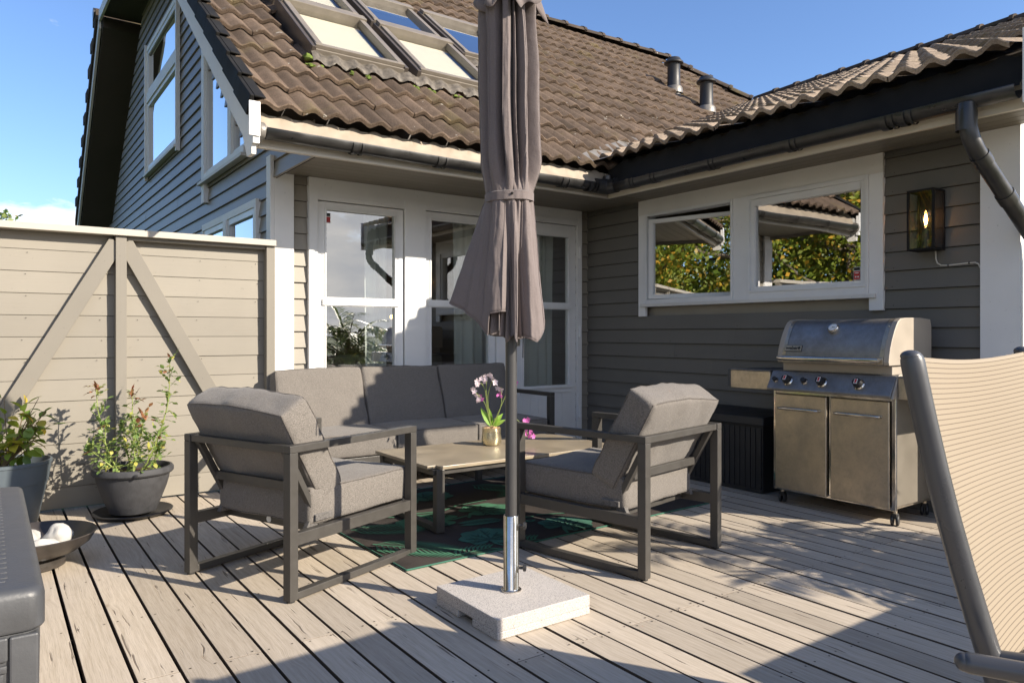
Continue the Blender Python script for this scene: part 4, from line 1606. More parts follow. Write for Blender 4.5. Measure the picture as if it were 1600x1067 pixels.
for i in range(3):
    q = (i - 1) * .648
    cw, cd, ct = .643, SD - .17, .15
    b = LB().mat('cushion')
    se = cushion(b, cw, cd, ct, lambda p: Vector((.165 + cd / 2 + p.y, q - p.x, .275 + ct / 2 + p.z)), r=.018, puff=.007, seed=i + 9)
    o = b.build('seat_cushion', sofa)
    seam_build(se, o)
    th = R(19)
    bw, bh, bt = .64, .46, .155
    base = Vector((.235, q, .375))
    def xf(p):
        u, v, w = p.x, p.y + bh / 2, p.z
        return Vector((base.x - math.sin(th) * v + math.cos(th) * w, base.y - u, base.z + math.cos(th) * v + math.sin(th) * w))
    b = LB().mat('cushion')
    se = cushion(b, bw, bh, bt, xf, r=.020, puff=.012, wr=.009, seed=i + 21)
    o = b.build('back_cushion', sofa)
    seam_build(se, o)

# ------------------------------------------------------------------ coffee table
table = thing('coffee_table', 'low charcoal-framed coffee table with a stone-look top between sofa and armchairs', 'coffee table', (2.585, 3.75, 0))
TX0, TX1, TY0, TY1 = 1.91, 3.26, 3.40, 4.10
b = B().mat('top')
b.box(TX0 + .052, TX1, TY0, TY1, .352, .370); b.box(TX0, TX0 + .052, TY0 + .05, TY1, .352, .370)
b.build('table_top', table, bevel=.0015)
b = B().mat('frame')
b.box(TX0 + .02, TX1 - .02, TY0 + .02, TY0 + .06, .322, .351); b.box(TX0 + .02, TX1 - .02, TY1 - .06, TY1 - .02, .322, .351)
b.build('top_frame', table, bevel=.002)
for x in (TX0 + .03, TX1 - .075):
    b = B().mat('frame')
    for y in (TY0 + .002, TY1 - .045):
        b.box(x, x + .05, y, y + .043, .016, .3515)
    b.box(x + .002, x + .048, TY0 + .045, TY1 - .045, .016, .046)
    b.box(x + .002, x + .048, TY0 + .06, TY1 - .06, .316, .35)
    b.build('leg', table, bevel=.002)

# ------------------------------------------------------------------ rug
rug = B().mat('rug')
RX0, RX1, RY0, RY1 = 1.545, 3.72, 2.985, 4.46
N1, N2 = 60, 42
vs, fs = [], []
def rugpt(u, v, h=0):
    """u, v in 0..1 across the rug; slightly skewed so its right end lies nearer the wall"""
    x = RX0 + (RX1 - RX0) * u
    y = RY0 + (RY1 - RY0) * v + .07 * u
    w = .0035 * (1 + math.sin(x * 7 + y * 3)) * (1 if h >= 0 else 1)
    edge = min(u, 1 - u, v, 1 - v)
    return (x, y, .003 + .006 * min(1, edge * 60) + w * min(1, edge * 20 + .2) + h)
for i in range(N1 + 1):
    for j in range(N2 + 1):
        vs.append(rugpt(i / N1, j / N2))
for i in range(N1):
    for j in range(N2):
        q = i * (N2 + 1) + j
        fs.append((q, q + N2 + 1, q + N2 + 2, q + 1))
rug.add(vs, fs, True)
def rp(x, y, h):
    u, v = (x - RX0) / (RX1 - RX0), (y - RY0 - .07 * (x - RX0) / (RX1 - RX0)) / (RY1 - RY0)
    return rugpt(min(.995, max(.005, u)), min(.995, max(.005, v)), h)
def poly_on(pts, h, m):
    rug.mat(m)
    c = (sum(p[0] for p in pts) / len(pts), sum(p[1] for p in pts) / len(pts))
    vv = [rp(c[0], c[1], h)] + [rp(p[0], p[1], h) for p in pts]
    rug.add(vv, [(0, i + 1, (i + 1) % len(pts) + 1) for i in range(len(pts))])
def stroke(pts, w, h, m):
    rug.mat(m)
    vv = []
    for i, p in enumerate(pts):
        q = pts[min(i + 1, len(pts) - 1)]
        o = pts[max(i - 1, 0)]
        d = Vector((q[0] - o[0], q[1] - o[1], 0)).normalized()
        ww = w * (1 - .6 * i / len(pts)) / 2
        vv += [rp(p[0] - d.y * ww, p[1] + d.x * ww, h), rp(p[0] + d.y * ww, p[1] - d.x * ww, h)]
    rug.add(vv, [(2 * i, 2 * i + 1, 2 * i + 3, 2 * i + 2) for i in range(len(pts) - 1)])
def round_leaf(cx, cy, r, ang, m, seed, veins=7):
    rr = random.Random(seed)
    pts = []
    n = 44
    for i in range(n):
        t = 2 * PI * i / n
        k = 1 + .07 * math.cos(7 * t) + .03 * rr.uniform(-1, 1)
        d = min(abs(t - PI), 2 * PI - abs(t - PI))
        k *= 1 - .55 * math.exp(-(d / .16) ** 2)
        pts.append((cx + r * k * math.cos(t + ang) * 1.05, cy + r * k * math.sin(t + ang) * .92))
    poly_on(pts, .004, m)
    ox, oy = cx - r * .42 * math.cos(ang), cy - r * .42 * math.sin(ang)
    for v in range(veins):
        t = ang + (v - veins // 2) * .62
        L = r * (1.15 if v == veins // 2 else .85)
        stroke([(ox + L * q * math.cos(t + .12 * q), oy + L * q * math.sin(t + .12 * q)) for q in (0, .33, .66, 1)], .014, .0062, 'rug_g3')
        for q in (.45, .65):
            bx, by = ox + L * q * math.cos(t), oy + L * q * math.sin(t)
            for sg in (-.6, .6):
                stroke([(bx, by), (bx + r * .22 * math.cos(t + sg), by + r * .22 * math.sin(t + sg))], .009, .0062, 'rug_g3')
    stroke([(ox, oy), (ox - r * .5 * math.cos(ang + .2), oy - r * .5 * math.sin(ang + .2)), (ox - r * 1.1 * math.cos(ang + .5), oy - r * 1.1 * math.sin(ang + .5))], .028, .0045, m)
def palm(cx, cy, L, ang, m, n=13, spread=.95):
    for i in range(n):
        q = (i + .5) / n
        bx, by = cx + L * q * math.cos(ang), cy + L * q * math.sin(ang)
        for sg in (-1, 1):
            t = ang + sg * spread * (1 - .35 * q)
            l = L * .52 * math.sin(PI * (.25 + .62 * q)) + .02
            w = .0085
            t2 = t - sg * .35
            mid = (bx + l * .5 * math.cos(t), by + l * .5 * math.sin(t))
            tip = (mid[0] + l * .5 * math.cos(t2), mid[1] + l * .5 * math.sin(t2))
            px, py_ = -math.sin(t) * w, math.cos(t) * w
            poly_on([(bx, by), (mid[0] + px, mid[1] + py_), tip, (mid[0] - px, mid[1] - py_)], .004, m)
    stroke([(cx, cy), (cx + L * math.cos(ang), cy + L * math.sin(ang))], .010, .005, m)
palm(1.58, 3.42, .40, R(-52), 'rug_g1', 13)
palm(1.60, 3.74, .34, R(-28), 'rug_g1', 11)
round_leaf(2.14, 3.21, .150, R(68), 'rug_g2', 1)
round_leaf(2.03, 3.66, .165, R(150), 'rug_g1', 2)
round_leaf(2.64, 3.17, .150, R(40), 'rug_g2', 3)
round_leaf(2.46, 3.70, .165, R(10), 'rug_g1', 4)
round_leaf(1.80, 4.04, .15, R(100), 'rug_g1', 5)
palm(2.40, 3.44, .22, R(170), 'rug_g2', 9, .7)
round_leaf(3.02, 3.50, .15, R(-30), 'rug_g1', 6)
palm(2.94, 3.22, .34, R(20), 'rug_g2', 12)
palm(3.15, 4.05, .38, R(200), 'rug_g1', 12)
round_leaf(3.48, 3.38, .15, R(120), 'rug_g1', 7)
round_leaf(3.45, 3.92, .16, R(60), 'rug_g2', 8)
round_leaf(2.35, 4.22, .15, R(20), 'rug_g2', 9)
palm(2.75, 4.33, .32, R(-60), 'rug_g1', 11)
palm(1.82, 3.02, .22, R(4), 'rug_g1', 9, 1.1)
palm(2.12, 3.02, .20, R(2), 'rug_g1', 8, 1.1)
stroke([(2.0, 3.86), (2.2, 3.80), (2.35, 3.88), (2.6, 3.92)], .022, .0042, 'rug_g1')
stroke([(2.62, 3.42), (2.8, 3.36), (2.92, 3.42)], .02, .0042, 'rug_g1')
for (x, y) in ((2.40, 3.30), (2.44, 3.36), (2.50, 3.32), (2.47, 3.42), (2.55, 3.40)):
    rug.mat('rug_g1')
    poly_on([(x + .022 * math.cos(t) * 1.6, y + .022 * math.sin(t)) for t in [2 * PI * i / 9 for i in range(9)]], .004, 'rug_g1')
    poly_on([(x + .010 * math.cos(t) * 1.6, y + .010 * math.sin(t)) for t in [2 * PI * i / 9 for i in range(9)]], .0052, 'rug')
# stitched edge
for (u0, v0, u1, v1) in ((0, 0, 1, 0), (1, 0, 1, 1), (1, 1, 0, 1), (0, 1, 0, 0)):
    rug.mat('rug_g2')
    pts = [rugpt(u0 + (u1 - u0) * i / 40, v0 + (v1 - v0) * i / 40) for i in range(41)]
    rug.tube([(p[0], p[1], p[2] + .001) for p in pts], .0042, 6)
tag(rug.build('rug', merge=False), 'dark outdoor rug with green tropical leaves under the coffee table', 'rug')

# ------------------------------------------------------------------ parasol base
pb = thing('granite_stand', 'square speckled granite parasol foot with a polished steel sleeve', 'parasol stand', (1.665, 2.335, 0))
b = B().mat('granite')
gx0, gx1, gy0, gy1 = 1.452, 1.884, 2.120, 2.548
# slab with a hand notch under its left edge
b.box(gx0, gx1, gy0, gy1, .030, .076)
b.box(gx0 + .0, gx1, gy0, gy0 + .165, .002, .030); b.box(gx0, gx1, gy1 - .165, gy1, .002, .030); b.box(gx0 + .05, gx1, gy0 + .165, gy1 - .165, .002, .030)
b.build('granite_slab', pb, bevel=.003, merge=False)
b = B().mat('chrome')
c0 = Vector((1.665, 2.335, 0))
b.lathe([(.041, .0765), (.041, .081), (.0315, .083), (.0300, .085), (.0300, .368), (.0285, .370), (.0262, .370), (.0262, .33)], c0, 32)
b.build('sleeve', pb)
cr, cf = Vector((.8135, -.5816, 0)), Vector((.5816, .8135, 0))
for z in (.165, .330):
    b = B().mat('plastic_b')
    d = (cr - cf * .12).normalized()
    b.tube([c0 + d * .028 + Vector((0, 0, z)), c0 + d * .048 + Vector((0, 0, z))], .006, 10)
    b.lathe([(0, 0), (.011, .001), (.014, .004), (.013, .013), (.0, .015)], c0 + d * .046 + Vector((0, 0, z)), 14, axis=d)
    b.build('clamp_knob', pb)

# ------------------------------------------------------------------ closed parasol
par = thing('parasol', 'closed taupe parasol tied with a strap on a gray pole', 'parasol', (1.665, 2.335, .09))
b = B().mat('pole')
b.lathe([(.0, .09), (.0225, .09), (.0225, 2.52), (0, 2.52)], c0, 28)
b.build('pole', par)
b = B().mat('plastic_b')
b.lathe([(.0235, 0), (.036, .01), (.036, .05), (.0235, .06)], c0 + Vector((0, 0, 1.30)), 20)
b.tube([c0 + cr * .047 - cf * .02 + Vector((0, 0, 1.07)), c0 + cr * .046 - cf * .02 + Vector((0, 0, .985))], .0022, 6)
b.build('crank_hub', par)
def pw(xp, zp):
    """sideways offset in metres of a picture column at the parasol's distance"""
    return (xp - 796.5) / 1144 * 2.863
NT, NZ = 300, 84
def lerp_tab(t, tab):
    for (a, va), (c, vc) in zip(tab[:-1], tab[1:]):
        if t <= c:
            k = (t - a) / (c - a)
            k = k * k * (3 - 2 * k)
            return va + (vc - va) * k
    return tab[-1][1]
# outline left / right by height (metres)
Lt = [(1.00, .19), (1.20, .243), (1.36, .178), (1.50, .128), (1.585, .103), (1.61, .093), (1.66, .106), (1.80, .115), (2.00, .120), (2.20, .120), (2.35, .116), (2.50, .112)]
Rt = [(1.00, .10), (1.12, .130), (1.30, .112), (1.50, .083), (1.60, .074), (1.62, .073), (1.70, .090), (1.90, .118), (2.05, .112), (2.20, .096), (2.35, .094), (2.50, .09)]
Ft = [(1.00, .135), (1.2, .135), (1.45, .105), (1.60, .086), (1.62, .085), (1.70, .098), (2.0, .105), (2.3, .10), (2.5, .09)]
def tab_ang(t, tab, sharp=1.0):
    d = math.degrees(t) % 360
    tb = tab + [(tab[0][0] + 360, tab[0][1])]
    if d < tb[0][0]:
        d += 360
    for (a, va), (c, vc) in zip(tb[:-1], tb[1:]):
        if d <= c:
            k = (d - a) / (c - a)
            k = (k * k * (3 - 2 * k)) * sharp + k * (1 - sharp)
            return va + (vc - va) * k
    return tb[-1][1]
# folds at the hem and in the tied upper part; angle from camera-right turning towards the camera
LOW = [(2, .133), (30, .130), (50, .118), (63, .044), (71, .060), (80, .118), (86, .112), (93, .052), (100, .060), (108, .130), (127, .138), (140, .143), (150, .153), (165, .182), (180, .246), (189, .180), (205, .09),
       (228, .14), (250, .07), (272, .135), (294, .07), (318, .13), (338, .07), (352, .118)]
UP = [(8, .116), (24, .124), (38, .060), (52, .104), (60, .110), (69, .050), (78, .098), (84, .052), (93, .112), (103, .116), (112, .060), (124, .110), (140, .118), (152, .082), (168, .122), (186, .120), (202, .08),
      (224, .11), (246, .07), (270, .11), (292, .07), (314, .11), (338, .075)]
HEM = [(0, 1.135), (22, 1.085), (40, 1.048), (52, 1.062), (63, 1.085), (80, 1.048), (93, 1.150), (102, 1.165), (126, 1.155), (128, 1.072), (150, 1.135), (179, 1.203), (190, 1.16), (205, 1.12), (235, 1.07), (300, 1.06)]
def fold_depth(t, z):
    return 1 - min(1, tab_ang(t, UP) / .12)
vs, fs, uvs = [], [], []
NT = 420
for j in range(NZ + 1):
    q = j / NZ
    for i in range(NT):
        t = 2 * PI * i / NT
        c, s = math.cos(t), math.sin(t)
        hem = tab_ang(t, HEM, .15)
        z = hem + (2.40 - hem) * q
        strap = 1 / ((abs(c) / (.0835 if c > 0 else .0975)) ** 2.3 + (abs(s) / .091) ** 2.3) ** (1 / 2.3)
        wob = .10 * math.sin(z * 4.3 + 1) + .05 * math.sin(z * 9.1)
        lo = tab_ang(t + .05 * math.sin(z * 6), LOW, .75)
        up = tab_ang(t + wob * (1 if s > 0 else .3), UP, .8)
        if z < 1.60:
            g = (1.605 - z) / (.41 if c < 0 else .48)
            g = min(1.15, g)
            near = math.exp(-((1.60 - z) / .10))
            rad = strap * .98 + (lo - strap) * g
            rad += (up - .10) * .45 * near * (1 - near * .6)
        else:
            k = min(1, (z - 1.60) / .16)
            k = k * k * (3 - 2 * k)
            full = up * (1.0 if c < 0 else (1.0 if z < 2.1 else 1 - .16 * min(1, (z - 2.1) / .2)))
            full *= 1 + .05 * math.sin(z * 5 + 3 * t)
            rad = strap * (1 - k) + full * k
            rad -= .012 * fold_depth(t, z) * (1 - k)
        rad += .0030 * noise.noise(Vector((c * 4, s * 4, z * 9))) + .0016 * noise.noise(Vector((c * 11, s * 11, z * 22)))
        rad = max(rad, .030)
        p = c0 + cr * (c * rad) - cf * (s * rad) + Vector((0, 0, z))
        vs.append(p)
for j in range(NZ):
    for i in range(NT):
        a_, b_ = j * NT + i, j * NT + (i + 1) % NT
        fs.append((a_, b_, b_ + NT, a_ + NT))
b = B().mat('canopy')
canopy_pts = list(vs)
b.add(vs, fs, True)
can = b.build('canopy', par, solidify=.0013)
# stitched gore seams and hem
b = LB().mat('canopy')
for deg in (15, 59, 83, 106, 139, 180, 225, 271, 317):
    i = int(deg / 360 * NT)
    b.tube([canopy_pts[j * NT + i] + (canopy_pts[j * NT + i] - c0 - Vector((0, 0, canopy_pts[j * NT + i].z))).normalized() * .0012 for j in range(0, NZ + 1, 2)], .0016, 6, cap=False)
b.v = [tuple(wmat(par).inverted() @ Vector(p)) for p in b.v]
b.build('gore_seam', can)
b = B().mat('canopy')
b.tube([canopy_pts[i % NT] for i in range(NT + 1)], .0021, 6, cap=False)
b.build('hem', can)
# inner pleats hanging between the folds
b = B().mat('canopy')
for (t0, r0, zb, wd) in ((1.75, .085, 1.045, .5), (2.25, .11, 1.07, .55), (1.15, .08, 1.06, .5), (.5, .08, 1.05, .5), (2.8, .10, 1.10, .5)):
    vs, fs = [], []
    for j in range(13):
        z = zb + .34 * j / 12
        for i in range(11):
            u = i / 10 - .5
            t = t0 + u * wd * (1.15 - .5 * j / 12)
            rad = r0 * (1 - .35 * j / 12) + .018 * math.cos(u * 4 * PI)
            zz = z + (.030 * abs(u) * 2 if j == 0 else 0)
            vs.append(c0 + cr * (math.cos(t) * rad) - cf * (math.sin(t) * rad) + Vector((0, 0, zz)))
    for j in range(12):
        for i in range(10):
            q = j * 11 + i
            fs.append((q, q + 1, q + 12, q + 11))
    b.add(vs, fs, True)
b.build('inner_pleats', par, solidify=.0013)
# tie strap
b = B().mat('canopy')
vs, fs = [], []
for j, z in enumerate((1.588, 1.590, 1.622, 1.624)):
    for i in range(NT):
        t = 2 * PI * i / NT
        c, s = math.cos(t), math.sin(t)
        l, r_, f = .1005, .0865, .094
        side = r_ if c > 0 else l
        rad = 1 / ((abs(c) / side) ** 2.3 + (abs(s) / f) ** 2.3) ** (1 / 2.3) * (1.0 - .03 * fold_depth(t, 1.6)) + (.003 if j in (1, 2) else 0)
        vs.append(c0 + cr * (c * rad) - cf * (s * rad) + Vector((0, 0, z + .003 * c)))
for j in range(3):
    for i in range(NT):
        a_, b_ = j * NT + i, j * NT + (i + 1) % NT
        fs.append((a_, b_, b_ + NT, a_ + NT))
b.add(vs, fs, True)
b.build('tie_strap', can, solidify=.002)
b = B().mat('black_metal')
fp = c0 - cf * .097 + Vector((0, 0, 1.61))
b.lathe([(0, 0), (.005, 0), (.005, .004), (0, .005)], fp + cr * .004, 10, axis=-cf)
b.build('snap_button', can)
# top vent flap
b = B().mat('canopy')
vs, fs = [], []
for j in range(9):
    q = j / 8
    for i in range(NT):
        t = 2 * PI * i / NT
        hem = 2.335 - .028 * math.cos(5 * t + .5) - .02 * math.cos(9 * t)
        z = 2.55 + (hem - 2.55) * q
        rad = .04 + .088 * q ** .8 + .018 * q * math.cos(8 * t + 1) + .008 * math.cos(13 * t)
        vs.append(c0 + cr * (math.cos(t) * rad) - cf * (math.sin(t) * rad) + Vector((0, 0, z)))
for j in range(8):
    for i in range(NT):
        a_, b_ = j * NT + i, j * NT + (i + 1) % NT
        fs.append((a_, b_, b_ + NT, a_ + NT))
b.add(vs, fs, True)
b.build('vent_flap', par, solidify=.0015)

# ------------------------------------------------------------------ grill
gr = thing('gas_grill', 'stainless gas grill with closed lid and red-marked knobs standing against the gray wall', 'gas grill', (4.33, 2.45, 0))
GY0, GY1, GX0, GX1 = 2.066, 2.840, 4.085, 4.56
b = B().mat('side_panel')
b.box(GX0 + .025, GX1, GY0, GY0 + .018, .115, .720); b.box(GX0 + .025, GX1, GY1 - .018, GY1, .115, .720)
b.mat('steel').box(GX0 + .02, GX1, GY0 + .018, GY1 - .018, .095, .115)
b.mat('plastic_b').box(GX1 - .01, GX1 - .001, GY0 + .018, GY1 - .018, .115, .72)
b.build('cabinet', gr, bevel=.002)
b = B().mat('ink')
for k in range(5):
    z = .50 - k * .022
    b.box(GX0 + .29, GX0 + .345, GY0 - .0012, GY0 + .001, z, z + .008)
b.build('louvre', gr)
b = B().mat('chrome')
b.box(GX0 + .005, GX0 + .024, GY0 - .001, GY0 + .022, .092, .722); b.box(GX0 + .005, GX0 + .024, GY1 - .018, GY1, .092, .722)
b.box(GX0 + .006, GX0 + .024, GY0 + .022, GY1 - .018, .700, .722); b.box(GX0 + .006, GX0 + .024, GY0 + .022, GY1 - .018, .092, .112)
b.box(GX0 + .006, GX0 + .024, 2.447, 2.463, .112, .700)
b.build('front_frame', gr, bevel=.003)
for (a_, c_) in ((GY0 + .026, 2.443), (2.467, GY1 - .022)):
    b = B().mat('steel')
    b.box(GX0 - .012, GX0 + .0045, a_, c_, .102, .700)
    d = b.build('door', gr, bevel=.006)
    b = B().mat('chrome')
    y0, y1, z = a_ + .045, c_ - .035, .612
    b.tube([(GX0 - .012, y0, z), (GX0 - .035, y0 + .006, z), (GX0 - .040, y0 + .02, z), (GX0 - .040, y1 - .02, z), (GX0 - .035, y1 - .006, z), (GX0 - .012, y1, z)], .0085, 12)
    b.build('handle', d)
b = B().mat('steel_blue')
b.prism([(4.030, GY0 - .004, .722), (4.045, GY0 - .004, .722), (4.16, GY0 - .004, .722), (4.16, GY0 - .004, .846), (4.105, GY0 - .004, .846), (4.092, GY0 - .004, .842), (4.026, GY0 - .004, .735)], (0, GY1 - GY0 + .012, 0))
b.build('control_panel', gr, bevel=.003)
b = B().mat('steel_side')
b.prism([(4.028, GY0 - .016, .718), (4.17, GY0 - .016, .718), (4.17, GY0 - .016, .852), (4.115, GY0 - .016, .852), (4.096, GY0 - .016, .845)], (0, .0115, 0))
b.build('panel_end_cap', gr, bevel=.003)
pn = Vector((-(.842 - .735), 0, (4.092 - 4.026))).normalized()
pn = Vector((pn.x, 0, pn.z))
def panelpt(y, k):
    return Vector((4.026 + (4.092 - 4.026) * k, y, .735 + .107 * k)) + pn * .001
for (y, sz) in ((2.800, .60), (2.713, 1.12), (2.599, .72), (2.484, 1.12), (2.255, 1.12)):
    c = panelpt(y, .47)
    b = B().mat('chrome')
    b.lathe([(.029 * sz, 0), (.030 * sz, .004), (.024 * sz, .010), (0, .010)], c, 24, axis=pn)
    b.mat('plastic_b').lathe([(.0235 * sz, .010), (.0235 * sz, .022), (.021 * sz, .030 * sz + .008), (.0, .031 * sz + .008)], c, 24, axis=pn)
    kb = b.build('knob', gr)
    if sz > 1.0:
        b = B().mat('paper')
        c2 = c + pn * .0428
        up = Vector((-pn.z, 0, pn.x)) * -1
        up = Vector((0, 1, 0)).cross(pn).normalized()
        if up.z < 0: up = -up
        sd = Vector((0, 1, 0))
        def q_(u, v, h): return c2 + sd * u + up * v + pn * h
        b.hexa([q_(-.0095, -.015, 0), q_(.0095, -.015, 0), q_(.0095, .015, 0), q_(-.0095, .015, 0), q_(-.0095, -.015, .002), q_(.0095, -.015, .002), q_(.0095, .015, .002), q_(-.0095, .015, .002)])
        b.mat('red')
        b.lathe([(0, 0), (.0068, 0), (.0068, .0012), (0, .0012)], q_(0, .006, .002), 14, axis=pn)
        b.lathe([(0, 0), (.0062, 0), (.0062, .0012), (0, .0012)], q_(0, -.006, .002), 14, axis=pn)
        b.hexa([q_(-.003, -.006, .002), q_(.003, -.006, .002), q_(.003, .006, .002), q_(-.003, .006, .002), q_(-.003, -.006, .0031), q_(.003, -.006, .0031), q_(.003, .006, .0031), q_(-.003, .006, .0031)])
        b.build('marker_badge', kb)
b = B().mat('steel_side')
b.box(4.125, 4.50, GY0 + .035, GY1 - .045, .846, .898)
b.build('firebox', gr, bevel=.004)
# lid
LY0, LY1 = 2.083, 2.788
prof = [(4.062, .897), (4.056, .915), (4.060, .945), (4.072, .990), (4.090, 1.035), (4.112, 1.078), (4.138, 1.120), (4.160, 1.145), (4.188, 1.160), (4.24, 1.166), (4.34, 1.168), (4.42, 1.168), (4.53, 1.160), (4.545, 1.12), (4.545, .90)]
b = B().mat('steel_blue')
n = len(prof)
vs = [(x, LY0 + .03, z) for x, z in prof] + [(x, LY1 - .03, z) for x, z in prof]
b.add(vs, [(i, i + 1, n + i + 1, n + i) for i in range(n - 1)], True)
b.add(vs, [(n - 1, 0, n, 2 * n - 1)])
lid = b.build('lid', gr)
for (a_, c_) in ((LY0, LY0 + .032), (LY1 - .032, LY1)):
    b = B().mat('steel_side')
    pp = [(x - .004 if x < 4.3 else x, z + .003) for x, z in prof]
    b.prism([(x, a_, z) for x, z in pp], (0, c_ - a_, 0))
    b.build('end_cap', lid, bevel=.003)
for (a_, c_) in ((LY0 + .032, LY0 + .056), (LY1 - .056, LY1 - .032)):
    b = B().mat('steel')
    vs = [(x - .0025, a_, z + .0015) for x, z in prof[2:10]] + [(x - .0025, c_, z + .0015) for x, z in prof[2:10]]
    b.add(vs, [(i, i + 1, 8 + i + 1, 8 + i) for i in range(7)], True)
    for k in (2, 5):
        x, z = prof[k + 1]
        b.lathe([(.006, 0), (.004, .004), (0, .0045)], (x - .003, (a_ + c_) / 2, z), 8, axis=(-.9, 0, .4))
    b.build('edge_trim', lid)
b = B().mat('steel')
b.box(4.050, 4.0565, LY0 + .032, LY1 - .032, .905, .945)
b.build('lid_lip', lid, bevel=.002)
b = B().mat('chrome')
b.tube([(4.006, LY0 + .035, .930), (4.002, LY0 + .08, .928), (4.002, LY1 - .08, .928), (4.006, LY1 - .035, .930)], [.012, .0165, .0165, .012], 16)
for y in (LY0 + .045, LY1 - .045):
    b.tube([(4.012, y, .930), (4.056, y, .934)], .0095, 12)
b.build('lid_handle', lid)
b = B().mat('chrome')
tn = Vector((-.72, 0, .69)).normalized()
tcn = Vector((4.128, 2.45, 1.102))
b.lathe([(.030, -.006), (.034, .004), (.034, .016), (.030, .022), (.027, .020), (0, .020)], tcn, 28, axis=tn)
b.mat('paper').lathe([(0, .0205), (.025, .0205), (.025, .0212), (0, .0212)], tcn, 24, axis=tn)
b.mat('ink')
tu = Vector((0, 1, 0)).cross(tn).normalized()
p0 = tcn + tn * .0218
b.hexa([p0 + Vector((0, -.014, 0)) + tu * .002, p0 + Vector((0, .004, 0)) + tu * .002, p0 + Vector((0, .004, 0)) - tu * .002, p0 + Vector((0, -.014, 0)) - tu * .002,
        p0 + Vector((0, -.014, 0)) + tn * .001, p0 + Vector((0, .004, 0)) + tu * .002 + tn * .001, p0 + Vector((0, .004, 0)) - tu * .002 + tn * .001, p0 + Vector((0, -.014, 0)) - tu * .001 + tn * .001])
b.build('thermometer', lid)
# name plate with lettering
ba, bb_ = Vector((4.0655, 0, .968)), Vector((4.083, 0, 1.016))
bu = (bb_ - ba).normalized()
bn = Vector((-bu.z, 0, bu.x))
def bp(y, v, h): return Vector((ba.x, y, ba.z)) + bu * v + bn * h
b = B().mat('plastic_b')
y0, y1 = 2.625, 2.742
b.hexa([bp(y1, .0, 0), bp(y0, .0, 0), bp(y0, .040, 0), bp(y1, .040, 0), bp(y1, .0, .005), bp(y0, .0, .005), bp(y0, .040, .005), bp(y1, .040, .005)])
pl = b.build('name_plate', lid, bevel=.002)
b = B().mat('steel')
b.hexa([bp(y1 - .003, .003, .005), bp(y0 + .003, .003, .005), bp(y0 + .003, .037, .005), bp(y1 - .003, .037, .005), bp(y1 - .003, .003, .0058), bp(y0 + .003, .003, .0058), bp(y0 + .003, .037, .0058), bp(y1 - .003, .037, .0058)])
# the small kettle emblem after the word
cy = y0 + .019
b.mat('ink')
b.lathe([(0, 0), (.0085, 0), (.0085, .0006), (0, .0006)], bp(cy, .023, .0059), 18, axis=bn)
for s in (-1, 1):
    b.hexa([bp(cy, .014, .0059), bp(cy + s * .001, .016, .0059), bp(cy + s * .007, .008, .0059), bp(cy + s * .005, .007, .0059),
            bp(cy, .014, .0066), bp(cy + s * .001, .016, .0066), bp(cy + s * .007, .008, .0066), bp(cy + s * .005, .007, .0066)])
b.build('plate_face', pl.parent if False else lid)
tcv = bpy.data.curves.new('lettering', 'FONT')
tcv.body = 'weber'
tcv.size = .036
tcv.extrude = .0004
tcv.offset = .0009
tcv.align_x = 'CENTER'
tob = bpy.data.objects.new('lettering_curve', tcv)
COL.objects.link(tob)
bpy.context.view_layer.update()
tme = bpy.data.meshes.new_from_object(tob.evaluated_get(bpy.context.evaluated_depsgraph_get()))
bpy.data.objects.remove(tob)
b = B().mat('ink')
b.add([bp(2.692 - v.co.x * .92, .012 + v.co.y * .86, .0064 + v.co.z) for v in tme.vertices], [tuple(p.vertices) for p in tme.polygons])
b.build('lettering', lid)
# side tables
def side_table(ya, yb, outer):
    b = B().mat('plastic')
    b.box(4.10, 4.52, ya, yb, .800, .842)
    e0, e1 = (yb, yb + .028) if outer > 0 else (ya - .028, ya)
    b.box(4.085, 4.52, e0, e1, .728, .838)
    b.mat('steel').box(4.078, 4.099, ya, yb, .716, .836)
    b.mat('steel_blue').box(4.074, 4.104, ya, yb, .836, .8445)
    t = b.build('side_table', gr, bevel=.005)
    return t
side_table(2.856, 3.165, 1)
side_table(1.745, 2.046, -1)
# castors
for (x, y) in ((4.137, 2.092), (4.137, 2.806), (4.53, 2.115), (4.53, 2.79)):
    b = B().mat('steel')
    b.tube([(x, y, .096), (x, y, .070)], .012, 12)
    cs = b.build('castor', gr)
    b = B().mat('plastic_b')
    d = Vector((.35, -.94, 0)).normalized()
    for s in (-.0135, .0135):
        b.lathe([(0, -.009), (.022, -.009), (.030, -.006), (.032, 0), (.030, .006), (.022, .009), (0, .009)], Vector((x, y, .033)) + d * s + Vector((.008, .004, 0)), 24, axis=d)
    b.box(x - .012, x + .018, y - .014, y + .014, .045, .072)
    b.build('wheel', cs, bevel=.002)

# ------------------------------------------------------------------ dark storage box by the wall
sb = thing('storage_box', 'black ribbed plastic storage box against the wall beside the grill', 'storage box', (4.43, 3.60, 0))
b = B().mat('plastic_b')
b.box(4.232, 4.64, 3.02, 4.20, .004, .455)
n = 27
for k in range(n):
    y = 3.03 + k * 1.16 / n
    b.box(4.2205, 4.2318, y, y + 1.16 / n - .007, .03, .44)
b.box(4.222, 4.2315, 3.02, 4.20, .004, .028)
b.build('body', sb, bevel=.002)
b = B().mat('plastic_b')
b.hexa([(4.206, 3.00, .457), (4.655, 3.00, .457), (4.655, 4.22, .457), (4.206, 4.22, .457), (4.214, 3.008, .515), (4.655, 3.008, .530), (4.655, 4.212, .530), (4.214, 4.212, .515)])
b.build('lid', sb, bevel=.008)

